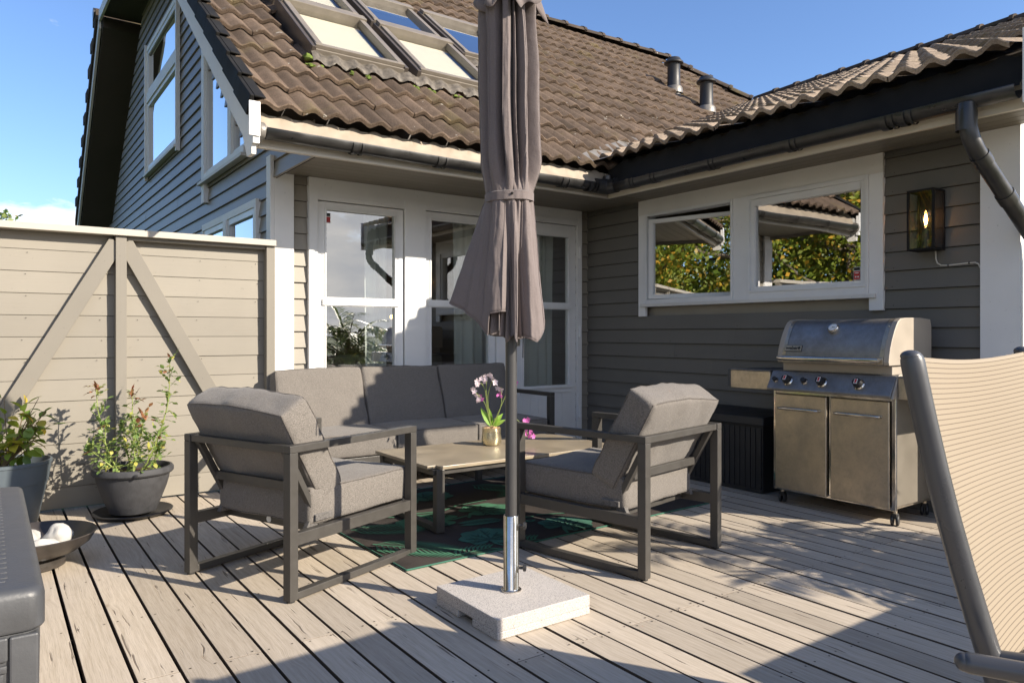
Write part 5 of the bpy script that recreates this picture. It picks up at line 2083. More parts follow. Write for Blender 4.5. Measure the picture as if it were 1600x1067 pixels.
# ------------------------------------------------------------------ wall lantern
ln = thing('wall_lantern', 'black glass box lantern with a glowing filament bulb on the gray wall', 'wall lamp', (4.66, 2.138, 1.76))
lx0, lx1, ly0, ly1, lz0, lz1 = 4.522, 4.664, 2.060, 2.217, 1.578, 1.940
t_ = .0125
b = B().mat('black_metal')
for x in (lx0, lx1 - t_):
    for y in (ly0, ly1 - t_):
        b.box(x, x + t_, y, y + t_, lz0 + .012, lz1 - .012)
for z in (lz0, lz1 - .012):
    b.box(lx0, lx1, ly0, ly0 + t_, z, z + .012); b.box(lx0, lx1, ly1 - t_, ly1, z, z + .012)
    b.box(lx0, lx0 + t_, ly0 + t_, ly1 - t_, z, z + .012); b.box(lx1 - t_, lx1, ly0 + t_, ly1 - t_, z, z + .012)
b.box(lx0 + t_, lx1 - t_, ly0 + t_, ly1 - t_, lz0 + .002, lz0 + .009)
b.box(lx0 + t_, lx1 - t_, ly0 + t_, ly1 - t_, lz1 - .009, lz1 - .002)
b.build('housing', ln, bevel=.001)
b = B().mat('black_metal')
b.box(4.6645, 4.672, ly0 + .01, ly1 - .01, lz0 + .01, lz1 - .01)
b.build('back_plate', ln)
b = B().mat('glass_thin')
b.quad((lx0 + .005, ly0 + t_, lz0 + .012), (lx0 + .005, ly1 - t_, lz0 + .012), (lx0 + .005, ly1 - t_, lz1 - .012), (lx0 + .005, ly0 + t_, lz1 - .012))
b.quad((lx0 + t_, ly0 + .005, lz0 + .012), (lx1 - t_, ly0 + .005, lz0 + .012), (lx1 - t_, ly0 + .005, lz1 - .012), (lx0 + t_, ly0 + .005, lz1 - .012))
b.quad((lx0 + t_, ly1 - .005, lz0 + .012), (lx1 - t_, ly1 - .005, lz0 + .012), (lx1 - t_, ly1 - .005, lz1 - .012), (lx0 + t_, ly1 - .005, lz1 - .012))
b.build('glass', ln)
bc = Vector((4.592, 2.138, 0))
b = B().mat('plastic_b')
b.lathe([(0, lz0 + .009), (.022, lz0 + .009), (.019, lz0 + .10), (.017, lz0 + .13), (0, lz0 + .13)], bc, 18)
b.build('socket', ln)
b = B().mat('bulb_glass')
b.lathe([(.013, 1.708), (.016, 1.722), (.027, 1.752), (.033, 1.782), (.031, 1.805), (.021, 1.824), (.008, 1.832), (0, 1.833)], bc, 24)
bulb = b.build('bulb', ln)
b = B().mat('filament')
for k in range(5):
    t = 2 * PI * k / 5
    b.tube([bc + Vector((.005 * math.cos(t), .005 * math.sin(t), 1.735)), bc + Vector((.010 * math.cos(t + .3), .010 * math.sin(t + .3), 1.765)), bc + Vector((.004 * math.cos(t), .004 * math.sin(t), 1.798))], .0013, 6)
b.build('filament', bulb)
b = B().mat('cable')
pts = [(4.668, 2.116, 1.578), (4.668, 2.114, 1.53), (4.668, 2.106, 1.505), (4.668, 2.085, 1.490), (4.667, 2.05, 1.487), (4.667, 1.935, 1.492), (4.664, 1.895, 1.492), (4.655, 1.875, 1.482), (4.664, 1.868, 1.46)]
b.tube(pts, .0042, 10)
b.mat('black_metal').tube([(4.664, 2.045, 1.487), (4.664, 2.040, 1.487)], .0065, 10)
b.tube([(4.664, 1.930, 1.492), (4.664, 1.925, 1.492)], .0065, 10)
b.build('cable', ln)
# ------------------------------------------------------------------ leaves and plants
def leaf_mesh(b, p, d, up, L, w, cup=.18, droop=.1, seg=3):
    """pointed oval leaf from p along d"""
    d = d.normalized()
    s = d.cross(up)
    if s.length < 1e-3:
        s = d.cross(Vector((1, 0, 0)))
    s.normalize()
    n = s.cross(d).normalized()
    prof = [(0, .06), (.28, .9), (.6, .95), (1, .0)] if seg == 3 else [(0, .05), (.18, .72), (.42, 1.0), (.72, .72), (1, .0)]
    vs = []
    for (t, k) in prof:
        c = p + d * (L * t) - n * (droop * L * t * t)
        ww = w * k / 2
        vs += [c + s * ww + n * (cup * ww), c, c - s * ww + n * (cup * ww)]
    fs = []
    for i in range(len(prof) - 1):
        a = i * 3
        fs += [(a, a + 1, a + 4, a + 3), (a + 1, a + 2, a + 5, a + 4)]
    b.add(vs, fs, True)

def rvec(rr):
    while True:
        v = Vector((rr.uniform(-1, 1), rr.uniform(-1, 1), rr.uniform(-1, 1)))
        if .05 < v.length < 1:
            return v.normalized()

def curve_pts(p, q, bend, n=7):
    p, q = Vector(p), Vector(q)
    return [p.lerp(q, t) + Vector(bend) * math.sin(PI * t) for t in [i / (n - 1) for i in range(n)]]

# --- rose in the dark pot
RC = Vector((.704, 4.883, 0))
rose = thing('potted_rose', 'leggy rose bush with reddish tips in a speckled dark pot in front of the fence', 'potted plant', RC)
b = B().mat('pot')
b.lathe([(.0, .022), (.125, .022), (.132, .035), (.150, .08), (.182, .165), (.196, .215), (.200, .245), (.214, .248), (.222, .258), (.222, .276), (.214, .288), (.202, .290), (.196, .282), (.190, .24), (.0, .24)], RC, 56)
b.build('pot', rose)
b = B().mat('plastic_b')
b.lathe([(0, 0), (.011, 0), (.011, .012), (.006, .014), (0, .014)], RC + cr * .115 - cf * .190 + Vector((0, 0, .262)), 14, axis=-cf)
b.build('drain_plug', rose)
b = B().mat('plastic_b')
b.lathe([(0, .002), (.165, .002), (.205, .026), (.214, .030), (.218, .027), (.215, .020), (.175, .0), (.0, .0)], RC, 48)
tag(b.build('pot_saucer'), 'round black saucer under the rose pot', 'saucer')
b = B().mat('soil')
vs, fs = [], []
for i in range(12):
    for k in range(40):
        r, t = .190 * i / 11, 2 * PI * k / 40
        vs.append(RC + Vector((r * math.cos(t), r * math.sin(t), .245 + .010 * noise.noise(Vector((r * 20 * math.cos(t), r * 20 * math.sin(t), 1))))))
for i in range(11):
    for k in range(40):
        a = i * 40 + k
        fs.append((a, i * 40 + (k + 1) % 40, (i + 1) * 40 + (k + 1) % 40, a + 40))
b.add(vs, fs, True)
b.build('soil', rose)
def at_px(x, y, dist):
    """world point seen at a picture position, at a given distance along the view"""
    a, c = (x - 800) / 1144, (521 - y) / 1144
    return Vector(((a * .8135 + .5816) * dist, (-a * .5816 + .8135) * dist, H + c * dist))
rr = random.Random(12)
stems = [((183, 735), (152, 600), 4.33, (-.03, 0, 0), 1), ((200, 735), (205, 612), 4.42, (.02, 0, 0), 1), ((222, 735), (266, 560), 4.38, (.05, .02, -.03), 0),
         ((190, 738), (168, 655), 4.28, (-.04, 0, 0), 0), ((210, 738), (226, 645), 4.35, (.0, 0, 0), 1), ((214, 738), (246, 672), 4.30, (.03, 0, 0), 0), ((204, 738), (190, 660), 4.46, (0, 0, 0), 0),
         ((196, 740), (140, 700), 4.24, (-.03, 0, .02), 0), ((224, 738), (250, 700), 4.4, (.03, 0, .02), 0), ((207, 738), (213, 660), 4.25, (0, 0, 0), 0)]
sb_, lf, lr = B().mat('stem'), B().mat('rose_leaf'), B().mat('rose_red')
for (p, q, dist, bend, red) in stems:
    P, Q = at_px(p[0], p[1], dist), at_px(q[0], q[1], dist)
    P.z = .25
    pts = curve_pts(P, Q, bend, 9)
    pts = [x + Vector((rr.uniform(-.006, .006), rr.uniform(-.006, .006), 0)) for x in pts]
    sb_.tube(pts, [.0052 - .0034 * i / 8 for i in range(9)], 7, cap=False)
    Ls = (Q - P).length
    m = int(14 + Ls * 40)
    for i in range(m):
        t = .12 + .88 * (i / m) ** .8
        k = t * 8
        j = min(int(k), 7)
        c = pts[j].lerp(pts[j + 1], k - j)
        d = (rvec(rr) + Vector((0, 0, .35))).normalized()
        LL = rr.uniform(.035, .085) * (1.25 - .6 * t)
        e = c + d * LL
        sb_.tube([c, e], .0011, 4, cap=False)
        nl = rr.choice([3, 5, 5])
        tgt = lr if (red and t > .84 and rr.random() < .6) or (t > .9 and rr.random() < .4) else lf
        for w in range(nl):
            f = 1 - (w // 2) * .36
            base = c.lerp(e, f)
            dd = d if w == 0 else (d * .6 + d.cross(Vector((0, 0, 1))) * (1 if w % 2 else -1)).normalized()
            s = rr.uniform(.022, .038) * (1.1 if w == 0 else .85)
            leaf_mesh(tgt, base, dd + rvec(rr) * .25, Vector((0, 0, 1)) + rvec(rr) * .5, s, s * .62)
    for i in range(10):
        d = (rvec(rr) + Vector((0, 0, .9))).normalized()
        s = rr.uniform(.022, .040)
        leaf_mesh(lr if red else lf, pts[-1] - Vector((0, 0, rr.uniform(0, .04))), d, rvec(rr), s, s * .5)
sb_.build('stem', rose, merge=False)
lf.build('leaves', rose, merge=False)
lr.build('young_leaves', rose, merge=False)

# --- broad-leaved plant in the blue-gray pot at the left edge
PC = Vector((.0665, 4.95, 0))
pl2 = thing('potted_shrub', 'broad yellow-green leaves over a blue-gray pot at the left edge', 'potted plant', PC)
b = B().mat('pot_blue')
b.lathe([(.0, .0), (.150, .0), (.160, .012), (.205, .235), (.207, .25), (.213, .252), (.228, .352), (.233, .356), (.233, .372), (.222, .374), (.218, .36), (.205, .31), (0, .31)], PC, 56)
b.build('pot', pl2)
b = B().mat('soil')
b.lathe([(0, .325), (.06, .335), (.13, .322), (.212, .316), (.212, .30)], PC, 30)
b.build('soil', pl2)
sb_, lf = B().mat('wood_stem'), B().mat('big_leaf')
for k in range(20):
    ang = rr.uniform(0, 2 * PI)
    rad = rr.uniform(.10, .30)
    P = PC + Vector((rr.uniform(-.04, .04), rr.uniform(-.04, .04), .32))
    Q = PC + Vector((math.cos(ang) * rad, min(.16, math.sin(ang) * rad), rr.uniform(.46, .74)))
    if k < 6:
        Q = at_px(rr.choice([60, 78, 48, 72, 30, 66]), rr.uniform(628, 690), 4.05)
    pts = curve_pts(P, Q, (rr.uniform(-.03, .03), 0, rr.uniform(-.03, .02)), 7)
    sb_.tube(pts, [.0045 - .003 * i / 6 for i in range(7)], 6, cap=False)
    for i in range(8):
        t = rr.uniform(.35, 1)
        j = min(int(t * 6), 5)
        c = pts[j].lerp(pts[j + 1], t * 6 - j)
        d = (rvec(rr) + Vector((0, 0, .25))).normalized()
        s = rr.uniform(.055, .090)
        sb_.tube([c, c + d * .018], .001, 4, cap=False)
        leaf_mesh(lf, c + d * .018, d, Vector((0, 0, 1)) + rvec(rr) * .6, s, s * .62, .22, .25, 4)
sb_.build('stem', pl2, merge=False)
lf.build('leaves', pl2, merge=False)

# --- fire bowl with stones
BC = Vector((.175, 4.02, 0))
b = B().mat('bowl')
b.lathe([(0, .004), (.105, .004), (.120, .012), (.122, .030), (.105, .052), (.118, .058), (.175, .078), (.222, .112), (.245, .150), (.250, .156), (.246, .160), (.238, .154), (.21, .118), (.16, .090), (.08, .076), (0, .074)], BC, 64)
tag(b.build('bowl'), 'wide dark footed bowl holding white stones on the deck', 'bowl')
for i, (dx, dy, dz, r, sx, sy, sz, lab) in enumerate((
        (.045, -.055, .112, .062, 1.35, .80, .60, 'flat white stone in front, leaning towards the bowl rim'),
        (.075, .055, .135, .056, 1.05, .95, .95, 'pointed white stone standing highest in the bowl'),
        (-.055, .03, .125, .058, 1.4, 1.0, .72, 'long white stone at the back of the bowl, half hidden'),
        )):
    b = B().mat('stone')
    b.sphere((0, 0, 0), r, sx, sy, sz, 28, 18, .25, i + 2)
    o = b.build('stone')
    p = BC + cr * dx - cf * (-dy) + Vector((0, 0, dz))
    o.location = p
    o.rotation_euler = (.25 * (i - 1), -.5 if i == 1 else -.15, -.3 + i)
    tag(o, lab, 'stone', 'stones in the dark bowl')

# --- foreground storage box
fb = thing('rattan_storage_box', 'dark gray rattan-look plastic storage box at the near left edge', 'storage box', (-.2, 2.3, 0))
bx0, bx1, by0, by1 = -.47, .0925, 1.718, 2.915
b = B().mat('plastic')
def rrect(x0, x1, y0, y1, r, n=5):
    pts = []
    for (cx, cy, a0) in ((x1 - r, y0 + r, -90), (x1 - r, y1 - r, 0), (x0 + r, y1 - r, 90), (x0 + r, y0 + r, 180)):
        for k in range(n + 1):
            t = R(a0 + 90 * k / n)
            pts.append((cx + r * math.cos(t), cy + r * math.sin(t)))
    return pts
def loft(b, rings):
    n = len(rings[0])
    vs = [p for r in rings for p in r]
    fs = [(j * n + i, j * n + (i + 1) % n, (j + 1) * n + (i + 1) % n, (j + 1) * n + i) for j in range(len(rings) - 1) for i in range(n)]
    fs += [tuple(range(n - 1, -1, -1)), tuple((len(rings) - 1) * n + i for i in range(n))]
    b.add(vs, fs, True)
def rr_ring(i, z, r=.03):
    return [(x, y, z) for x, y in rrect(bx0 + i, bx1 - i, by0 + i, by1 - i, r)]
loft(b, [rr_ring(.004, .497), rr_ring(.0, .503), rr_ring(.0, .562), rr_ring(.003, .572), rr_ring(.009, .578), rr_ring(.018, .580), rr_ring(.055, .5805)])
lid_o = b.build('lid', fb)
b = B().mat('plastic')
loft(b, [rr_ring(.020, .004), rr_ring(.014, .05), rr_ring(.008, .470), rr_ring(.008, .494)])
b.build('body', fb)
# raised frame parts on the near face
b = B().mat('plastic')
yf = by0 + .004
b.box(bx1 - .060, bx1 - .012, yf - .006, yf + .02, .02, .492)
b.box(bx0 + .012, bx0 + .060, yf - .006, yf + .02, .02, .492)
b.box(bx0 + .062, bx1 - .062, yf - .004, yf + .02, .445, .492)
b.box(bx0 + .062, bx1 - .062, yf - .004, yf + .02, .02, .075)
b.build('corner_post', fb, bevel=.004)
b = B().mat('plastic')
def weave(b, ux, uy, org, nu, nv, su, sv, amp, nrm):
    """basket weave of little pillow blocks over a rectangle"""
    for i in range(nu):
        for j in range(nv):
            c = org + ux * ((i + .5) * su) + uy * ((j + .5) * sv)
            horiz = (i + j) % 2 == 0
            hu, hv = (su * .58, sv * .36) if horiz else (su * .36, sv * .58)
            hh = amp if horiz else amp * .75
            vs = []
            for (k, zz) in ((1.0, 0), (.93, hh * .75), (.6, hh)):
                for (p, q) in ((-1, -1), (1, -1), (1, 1), (-1, 1)):
                    vs.append(c + ux * (hu * k * p) + uy * (hv * k * q) + nrm * zz)
            b.add(vs, [(0, 1, 5, 4), (1, 2, 6, 5), (2, 3, 7, 6), (3, 0, 4, 7), (4, 5, 9, 8), (5, 6, 10, 9), (6, 7, 11, 10), (7, 4, 8, 11), (8, 9, 10, 11)], True)
wx = (bx1 - bx0 - .13)
weave(b, Vector((1, 0, 0)), Vector((0, 0, 1)), Vector((bx0 + .065, yf + .0045, .08)), 18, 18, wx / 18, .36 / 18, .006, Vector((0, -1, 0)))
b.build('woven_panel', fb, merge=False)
b = B().mat('plastic')
weave(b, Vector((1, 0, 0)), Vector((0, 1, 0)), Vector((bx0 + .062, by0 + .075, .5795)), 22, 52, (bx1 - bx0 - .124) / 22, 1.05 / 52, .004, Vector((0, 0, 1)))
b.build('woven_panel', lid_o, merge=False)

# --- reclining sling chair at the right edge
sc_ = thing('sling_recliner', 'reclining chair with cream striped sling and charcoal tubes at the near right edge', 'recliner', (2.15, .75, 0))
A0 = at_px(1424, 558, 1.50)
A1 = at_px(1532, 962, 1.446)
A2 = A0 + (A1 - A0) * 1.28
Wd = Vector((.70, .050, 0))
def stile(off, name='back_stile'):
    b = B().mat('tube')
    p0, p1, p2 = A0 + off, A1 + off, A2 + off
    d = (p1 - p0).normalized()
    pts = [p0 - d * .006, p0, p0 + d * .01] + [p0.lerp(p2, t) + Vector((0, .012 * math.sin(PI * t), 0)) for t in (.06, .2, .35, .5, .65, .8, 1)]
    b.tube(pts, [.013, .0212, .0230] + [.0230] * 7, 20)
    b.sphere(p0 - d * .002, .0205, 1, 1, .62, 18, 10)
    b.build(name, sc_)
stile(Vector((0, 0, 0)))
stile(Wd)
b = B().mat('sling')
NU, NV = 24, 60
vs, fs, uv = [], [], []
Lb = (A2 - A0).length
e_in = Vector((.018, -.010, 0))
for j in range(NV + 1):
    t = j / NV
    base = A0.lerp(A2, t) + Vector((0, .012 * math.sin(PI * t), 0))
    for i in range(NU + 1):
        u = i / NU
        p = base + e_in + (Wd - Vector((.040, 0, 0))) * u
        sag = math.sin(PI * u)
        p = p + Vector((0, .022 * sag * (.35 + .65 * min(1, t * 3)), -.012 * sag * (1 - t)))
        vs.append(p)
        uv.append((u * .66, -t * Lb))
for j in range(NV):
    for i in range(NU):
        q = j * (NU + 1) + i
        fs.append((q, q + 1, q + NU + 2, q + NU + 1))
b.add(vs, fs, True)
b.uv = uv
b.build('backrest_sling', sc_, merge=False, solidify=.002)
# seat sling and seat rails run forward, towards the lower right
S0 = A0.lerp(A2, .98)
fw = Vector((.30, -.95, 0))
b = B().mat('sling')
vs, fs, uv = [], [], []
for j in range(25):
    t = j / 24
    for i in range(NU + 1):
        u = i / NU
        p = S0 + e_in + (Wd - Vector((.040, 0, 0))) * u + fw * (.48 * t) + Vector((0, 0, .05 + .05 * t - .03 * math.sin(PI * u)))
        vs.append(p)
        uv.append((u * .575, t * .48))
for j in range(24):
    for i in range(NU):
        q = j * (NU + 1) + i
        fs.append((q, q + 1, q + NU + 2, q + NU + 1))
b.add(vs, fs, True)
b.uv = uv
b.build('seat_sling', sc_, merge=False, solidify=.002)
for off in (Vector((0, 0, 0)), Wd):
    b = B().mat('tube')
    b.tube([S0 + off + Vector((0, 0, .05)), S0 + off + fw * .5 + Vector((0, 0, .10))], .018, 14)
    b.build('seat_rail', sc_)
R0 = at_px(1508, 1034, 1.33)
dR = Vector((.49, -.87, -.02)).normalized()
for off in (Vector((0, 0, 0)), Wd + Vector((.09, 0, 0))):
    b = B().mat('tube')
    p = R0 + off
    b.tube([p - dR * .006, p, p + dR * .008, p + dR * .62], [.012, .0174, .0188, .0188], 20)
    b.sphere(p - dR * .001, .0168, 1, 1, 1, 16, 10)
    b.build('arm_rail', sc_)
    b = B().mat('tube')
    f0 = p + dR * .10
    b.tube([f0, Vector((f0.x - .02, f0.y + .05, .012))], .014, 12)
    f1 = p + dR * .52
    b.tube([f1, Vector((f1.x + .08, f1.y - .10, .012))], .014, 12)
    b.build('leg', sc_)

# --- orchid on the table
OC = Vector((2.609, 3.875, .3705))
orc = thing('potted_orchid', 'pink orchid in a satin brass pot standing on the coffee table', 'potted orchid', OC)
b = B().mat('gold')
b.lathe([(0, .0), (.046, .0), (.056, .006), (.063, .026), (.064, .046), (.060, .078), (.0595, .108), (.0605, .110), (.0585, .111), (.056, .108), (.055, .085), (0, .085)], OC, 48)
b.build('pot', orc)
b = B().mat('bark_chip')
for k in range(55):
    a, r = rr.uniform(0, 2 * PI), .05 * math.sqrt(rr.random())
    b.sphere(OC + Vector((r * math.cos(a), r * math.sin(a), .105 + .018 * rr.random() * (1 - r / .06))), rr.uniform(.005, .010), rr.uniform(.7, 1.5), rr.uniform(.7, 1.3), rr.uniform(.4, .8), 7, 5, .5, k)
b.build('bark_chips', orc, merge=False)
lf = B().mat('orchid_leaf')
OD = 4.668
def opx(x, y, dd=0):
    return at_px(x, y, OD + dd)
for (q, w, up) in (((751, 636), .040, .2), ((764, 637), .034, .5), ((786, 645), .034, .0), ((778, 650), .03, .4), ((757, 655), .02, .1), ((790, 655), .03, .1)):
    base = OC + Vector((0, 0, .115))
    Q = opx(*q, rr.uniform(-.05, .05))
    leaf_mesh(lf, base, Q - base, -cf + Vector((0, 0, .3)), (Q - base).length, w, .35, .12, 4)
lf.build('leaves', orc)
st = B().mat('stem')
def stempath(px):
    pts = [OC + Vector((0, 0, .11))] + [opx(x, y) for x, y in px]
    out = []
    for i in range(len(pts) - 1):
        for k in range(4):
            out.append(pts[i].lerp(pts[i + 1], k / 4))
    out.append(pts[-1])
    for _ in range(2):
        out = [out[0]] + [(out[i - 1] + out[i] * 2 + out[i + 1]) / 4 for i in range(1, len(out) - 1)] + [out[-1]]
    st.tube(out, .0021, 6)
    return out
paths = [[(761, 640), (760, 622), (760, 604), (760, 592)], [(760, 625), (758, 608), (752, 598), (748, 600)], [(761, 622), (765, 606), (770, 592), (772, 596)],
         [(761, 640), (757, 628), (750, 620), (744, 614)], [(780, 645), (784, 628), (783, 612), (783, 604)], [(798, 652), (806, 654), (815, 662), (822, 672), (825, 678)],
         [(785, 630), (795, 606), (803, 596)]]
for p in paths:
    stempath(p)
st.build('stem', orc)
def flower(b, c, s, rr):
    f = (-cf * 1.0 + rvec(rr) * .6 + Vector((0, 0, -.1))).normalized()
    u = f.cross(Vector((0, 0, 1))).normalized()
    v = u.cross(f)
    for k in range(5):
        t = 2 * PI * k / 5 + PI / 2 + rr.uniform(-.15, .15)
        d = u * math.cos(t) + v * math.sin(t) + f * .15
        leaf_mesh(b, c, d, f, s * rr.uniform(.85, 1.1), s * (.8 if k % 2 else .55), .2, -.1)
    leaf_mesh(b, c, f * .8 - v * .4, v, s * .45, s * .4)
for (x, y) in ((746, 597), (751, 593), (757, 588), (760, 592), (763, 586), (770, 590), (773, 597), (758, 597), (743, 612), (746, 617), (749, 622), (778, 605), (782, 607), (745, 600), (767, 588), (740, 608), (747, 625)):
    b = B().mat('orchid_pale')
    flower(b, opx(x + rr.uniform(-1.5, 1.5), y + rr.uniform(-1.5, 1.5), rr.uniform(-.03, .03)), rr.uniform(.017, .026), rr)
    b.build('flower', orc, merge=False)
for (x, y) in ((781, 614), (784, 618), (778, 618), (804, 601), (806, 597), (820, 657), (824, 660), (826, 656), (823, 672), (828, 676), (826, 681), (831, 671), (834, 680), (822, 677), (752, 623), (749, 619)):
    b = B().mat('orchid_pink')
    flower(b, opx(x + rr.uniform(-1.5, 1.5), y + rr.uniform(-1.5, 1.5), rr.uniform(-.03, .03)), rr.uniform(.014, .021), rr)
    b.build('flower', orc, merge=False)

# ------------------------------------------------------------------ inside the house
def curtain(x0, x1, label, y=5.50, n=70):
    b = B().mat('curtain')
    vs, fs = [], []
    for i in range(n + 1):
        u = i / n
        x = x0 + (x1 - x0) * u
        yy = y + .028 * math.sin(u * (x1 - x0) * 62) + .012 * math.sin(u * 23 + x0)
        for z in (.02, .8, 1.6, 2.30):
            vs.append((x + .01 * math.sin(z * 2 + u * 9), yy + .006 * math.sin(z * 3 + u * 17), z))
    for i in range(n):
        for k in range(3):
            q = i * 4 + k
            fs.append((q, q + 4, q + 5, q + 1))
    b.add(vs, fs, True)
    tag(b.build('curtain'), label, 'curtain', 'white curtains behind the glass')
curtain(2.47, 2.66, 'narrow white curtain behind the right side of the leftmost tall window')
curtain(3.30, 3.66, 'white curtain behind the right side of the tall window hidden by the parasol')
curtain(4.02, 4.40, 'white curtain behind the glass of the terrace door')
isf = thing('indoor_sofa', 'pale sofa seen through the lower pane of the leftmost tall window', 'sofa', (2.7, 6.6, 0))
for i, (x0, x1) in enumerate(((1.9, 2.5), (2.52, 3.12), (3.14, 3.75))):
    b = B().mat('int_sofa')
    cushion(b, x1 - x0, .42, .2, lambda p: Vector(((x0 + x1) / 2 + p.x, 6.55 + p.z * 1.0, .66 + p.y)), seed=i)
    b.build('back_cushion', isf)
b = B().mat('int_sofa')
cushion(b, 1.95, .9, .40, lambda p: Vector((2.82 + p.x, 6.95 + p.y, .22 + p.z)), r=.05)
b.build('base', isf)
lm = thing('floor_lamp', 'thin indoor floor lamp with a white cup shade behind the middle tall window', 'floor lamp', (3.06, 5.75, 0))
b = B().mat('chrome')
b.tube(curve_pts((2.98, 5.75, 0), (3.055, 5.75, .98), (.035, 0, 0), 10), .006, 8)
b.tube(curve_pts((3.02, 5.77, 0), (3.065, 5.76, .98), (-.02, 0, 0), 10), .005, 8)
b.build('pole', lm)
b = B().mat('paper')
b.lathe([(.030, .97), (.036, 1.07), (.034, 1.07), (.028, .975)], (3.06, 5.755, 0), 20)
b.build('lamp_shade', lm)
il = thing('table_lamp', 'small warm lamp glowing deep inside the middle tall window', 'lamp', (3.75, 7.6, 0))
b = B().mat('filament')
b.sphere((3.75, 7.6, 1.27), .022)
b.build('bulb', il)
b = B().mat('int_dark')
b.tube([(3.75, 7.6, .72), (3.75, 7.6, 1.25)], .012, 8)
b.box(3.4, 4.4, 7.4, 7.8, .0, .72)
b.build('stand', il)

# ------------------------------------------------------------------ trees and what stands behind the camera (seen in reflections and as shade)
def tree(name, label, cat, loc, h, cr_, crown_h, nleaf, leafmat, lsize, seed, group=None, trunk=.12, lowfrac=.35, clump=26):
    rr = random.Random(seed)
    L = Vector(loc)
    t = thing(name, label, cat, loc, 0, group)
    b = B().mat('bark')
    top = L + Vector((rr.uniform(-.2, .2), rr.uniform(-.2, .2), h * .86))
    pts = [L.lerp(top, i / 8) + Vector((rr.uniform(-.05, .05), rr.uniform(-.05, .05), 0)) * (1 if i else 0) for i in range(9)]
    b.tube(pts, [trunk * (1 - .09 * i) for i in range(9)], 10)
    tips = []
    zc = h - crown_h / 2
    for k in range(clump):
        z0 = h * (lowfrac + (.85 - lowfrac) * k / clump)
        a = k * 2.399 + rr.uniform(-.3, .3)
        j = min(int(z0 / (h * .86) * 8), 7)
        c = pts[j].lerp(pts[j + 1], .5)
        q = (z0 - (h - crown_h)) / crown_h
        rad = cr_ * math.sqrt(max(.08, 1 - (2 * min(max(q, 0), 1) - .95) ** 2)) * rr.uniform(.55, 1.0)
        e = c + Vector((math.cos(a) * rad, math.sin(a) * rad, rad * rr.uniform(.15, .6)))
        b.tube(curve_pts(c, e, (0, 0, -.08 * rad), 5), [trunk * .32 * (1 - .2 * i) for i in range(5)], 6)
        tips.append((c, e, rad))
    b.build('trunk', t)
    b = B().mat(leafmat)
    for i in range(nleaf):
        c, e, rad = rr.choice(tips)
        q = rr.uniform(.35, 1.08)
        p = c.lerp(e, q) + rvec(rr) * rr.random() ** .5 * rad * .34
        s = lsize * rr.uniform(.6, 1.3)
        d = rvec(rr)
        n = rvec(rr)
        sd = d.cross(n)
        if sd.length < .05:
            continue
        sd = sd.normalized() * s * .30
        d = d * s
        b.add([p, p + d * .5 + sd, p + d, p + d * .5 - sd], [(0, 1, 2, 3)])
    b.build('crown', t, merge=False)
    return t
tg = 'trees around the garden'
tree('birch_tree', 'tall yellowing tree beyond the fence mirrored in the fixed wing window', 'tree', (-5.2, 7.9, -.75), 9.5, 2.9, 8.6, 34000, 'tree_leaf', .115, 1, tg, .15, .15, 44)
tree('birch_tree', 'tall yellowing tree farther back beyond the house corner', 'tree', (-5.4, 13.0, -.75), 9.0, 3.2, 8.4, 26000, 'tree_leaf', .13, 2, tg, .14, .15, 44)
tree('leafy_tree', 'dark green tree behind the two mirrored yellow trees', 'tree', (-9.2, 11.0, -.75), 10, 3.6, 9.2, 13000, 'tree_leaf2', .18, 3, tg, .2, .12, 44)
tree('leafy_tree', 'green tree whose twigs show above the fence at the left edge', 'tree', tuple(at_px(-42, 700, 24).xy) + (-.75,), 6.4, 1.9, 4.6, 4200, 'tree_leaf2', .22, 4, tg, .12, .3, 26)
tree('leafy_tree', 'yellow-green tree filling the gap between the mirrored trees', 'tree', (-7.5, 5.2, -.75), 9.5, 3.2, 8.8, 22000, 'tree_leaf', .13, 5, tg, .16, .1, 44)
tree('leafy_tree', 'farthest dark tree mirrored behind the yellow ones', 'tree', (-10.5, 7.4, -.75), 12, 4.4, 11.5, 12000, 'tree_leaf2', .22, 6, tg, .2, .08, 44)
tree('leafy_tree', 'broad dark tree at the back left mirrored in the swung sash', 'tree', (-11.0, 15.5, -.75), 11, 4.4, 10.5, 11000, 'tree_leaf2', .22, 7, tg, .2, .08, 44)
# palm beyond the right edge; the unseen table is added to shade the deck
dt = thing('shade_table', 'unseen table added outside the right edge to cast shade on the deck', 'table', (3.3, -.25, 0))
b = B().mat('top')
b.box(2.66, 4.30, -.80, .28, .715, .740)
b.build('table_top', dt, bevel=.003)
for (x, y) in ((2.72, -.74), (2.72, .17), (4.19, -.74), (4.19, .17)):
    b = B().mat('frame')
    b.box(x, x + .05, y, y + .05, 0, .7149)
    b.build('leg', dt, bevel=.002)
pm = thing('potted_palm', 'tall palm-like pot plant outside the right edge, known by its bladed shade', 'potted plant', (4.45, .10, 0))
b = B().mat('pot')
b.lathe([(0, 0), (.17, 0), (.22, .36), (.235, .36), (.235, .38), (.21, .38), (.20, .33), (0, .33)], (4.45, .10, 0), 32)
b.build('pot', pm)
rr = random.Random(77)
b, lf = B().mat('wood_stem'), B().mat('rose_leaf')
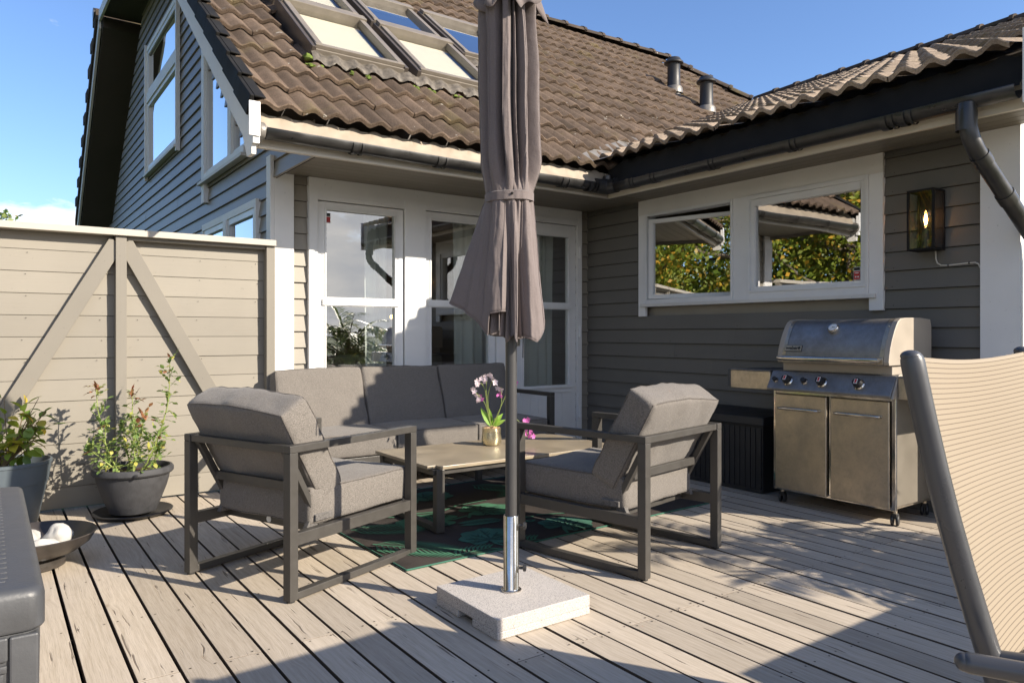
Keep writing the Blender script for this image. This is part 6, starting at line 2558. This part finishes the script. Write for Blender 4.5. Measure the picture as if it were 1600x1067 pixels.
for k in range(60):
    a = k * 2.4
    el = rr.uniform(.25, 1.25)
    L = rr.uniform(.45, .95)
    base = Vector((4.45, .10, .34 + rr.uniform(0, .60)))
    d = Vector((math.cos(a) * math.cos(el), math.sin(a) * math.cos(el), math.sin(el)))
    tip = base + d * L + Vector((0, 0, -.15))
    pts = curve_pts(base, tip, (0, 0, .14), 9)
    b.tube(pts, [.006 - .0005 * i for i in range(9)], 5, cap=False)
    for i in range(2, 9):
        for sg in (-1, 1):
            c = pts[min(i, 8)]
            t = (pts[min(i, 8)] - pts[i - 1]).normalized()
            s_ = t.cross(Vector((0, 0, 1))).normalized() * sg
            for w in range(2):
                leaf_mesh(lf, c - t * .03 * w, s_ + t * .9 + Vector((0, 0, -.15)), Vector((0, 0, 1)), rr.uniform(.18, .30), .034, .1, .2)
b.tube([(4.45, .10, .3), (4.45, .10, 1.0)], .035, 10)
b.build('stem', pm, merge=False)
lf.build('leaves', pm, merge=False)
b = B().mat('hedge')
rr = random.Random(44)
for i in range(9000):
    p = Vector((rr.uniform(-14, 5), -9 + rr.uniform(-.5, .5), rr.uniform(-.75, 1.6)))
    s = .16 * rr.uniform(.6, 1.2)
    d, n = rvec(rr), rvec(rr)
    sd = d.cross(n).normalized() * s * .35 if d.cross(n).length > .05 else Vector((s * .3, 0, 0))
    b.add([p, p + d * s * .5 + sd, p + d * s, p + d * s * .5 - sd], [(0, 1, 2, 3)])
b.mat('under').box(-14, 5, -9.3, -8.7, -.75, 1.45)
tag(b.build('hedge', merge=False), 'dark clipped hedge behind the camera seen only as a reflection', 'hedge')
nh = thing('neighbour_house', 'low pale neighbouring house beyond the hedge seen only as a reflection', 'house', (3, -26, -.75))
b = B().mat('n_wall')
b.box(-6, 8, -30, -24, -.75, 2.2)
b.build('wall', nh)
b = B().mat('n_roof')
b.prism([(-6.5, -23.4, 2.0), (-6.5, -27, 4.2), (-6.5, -30.6, 2.0)], (15, 0, 0))
b.build('roof', nh)
b = B().mat('int_dark')
for k in range(3):
    b = B().mat('int_dark')
    b.box(-4 + k * 4, -2.4 + k * 4, -23.99, -23.95, .4, 1.6)
    b.build('window', nh)
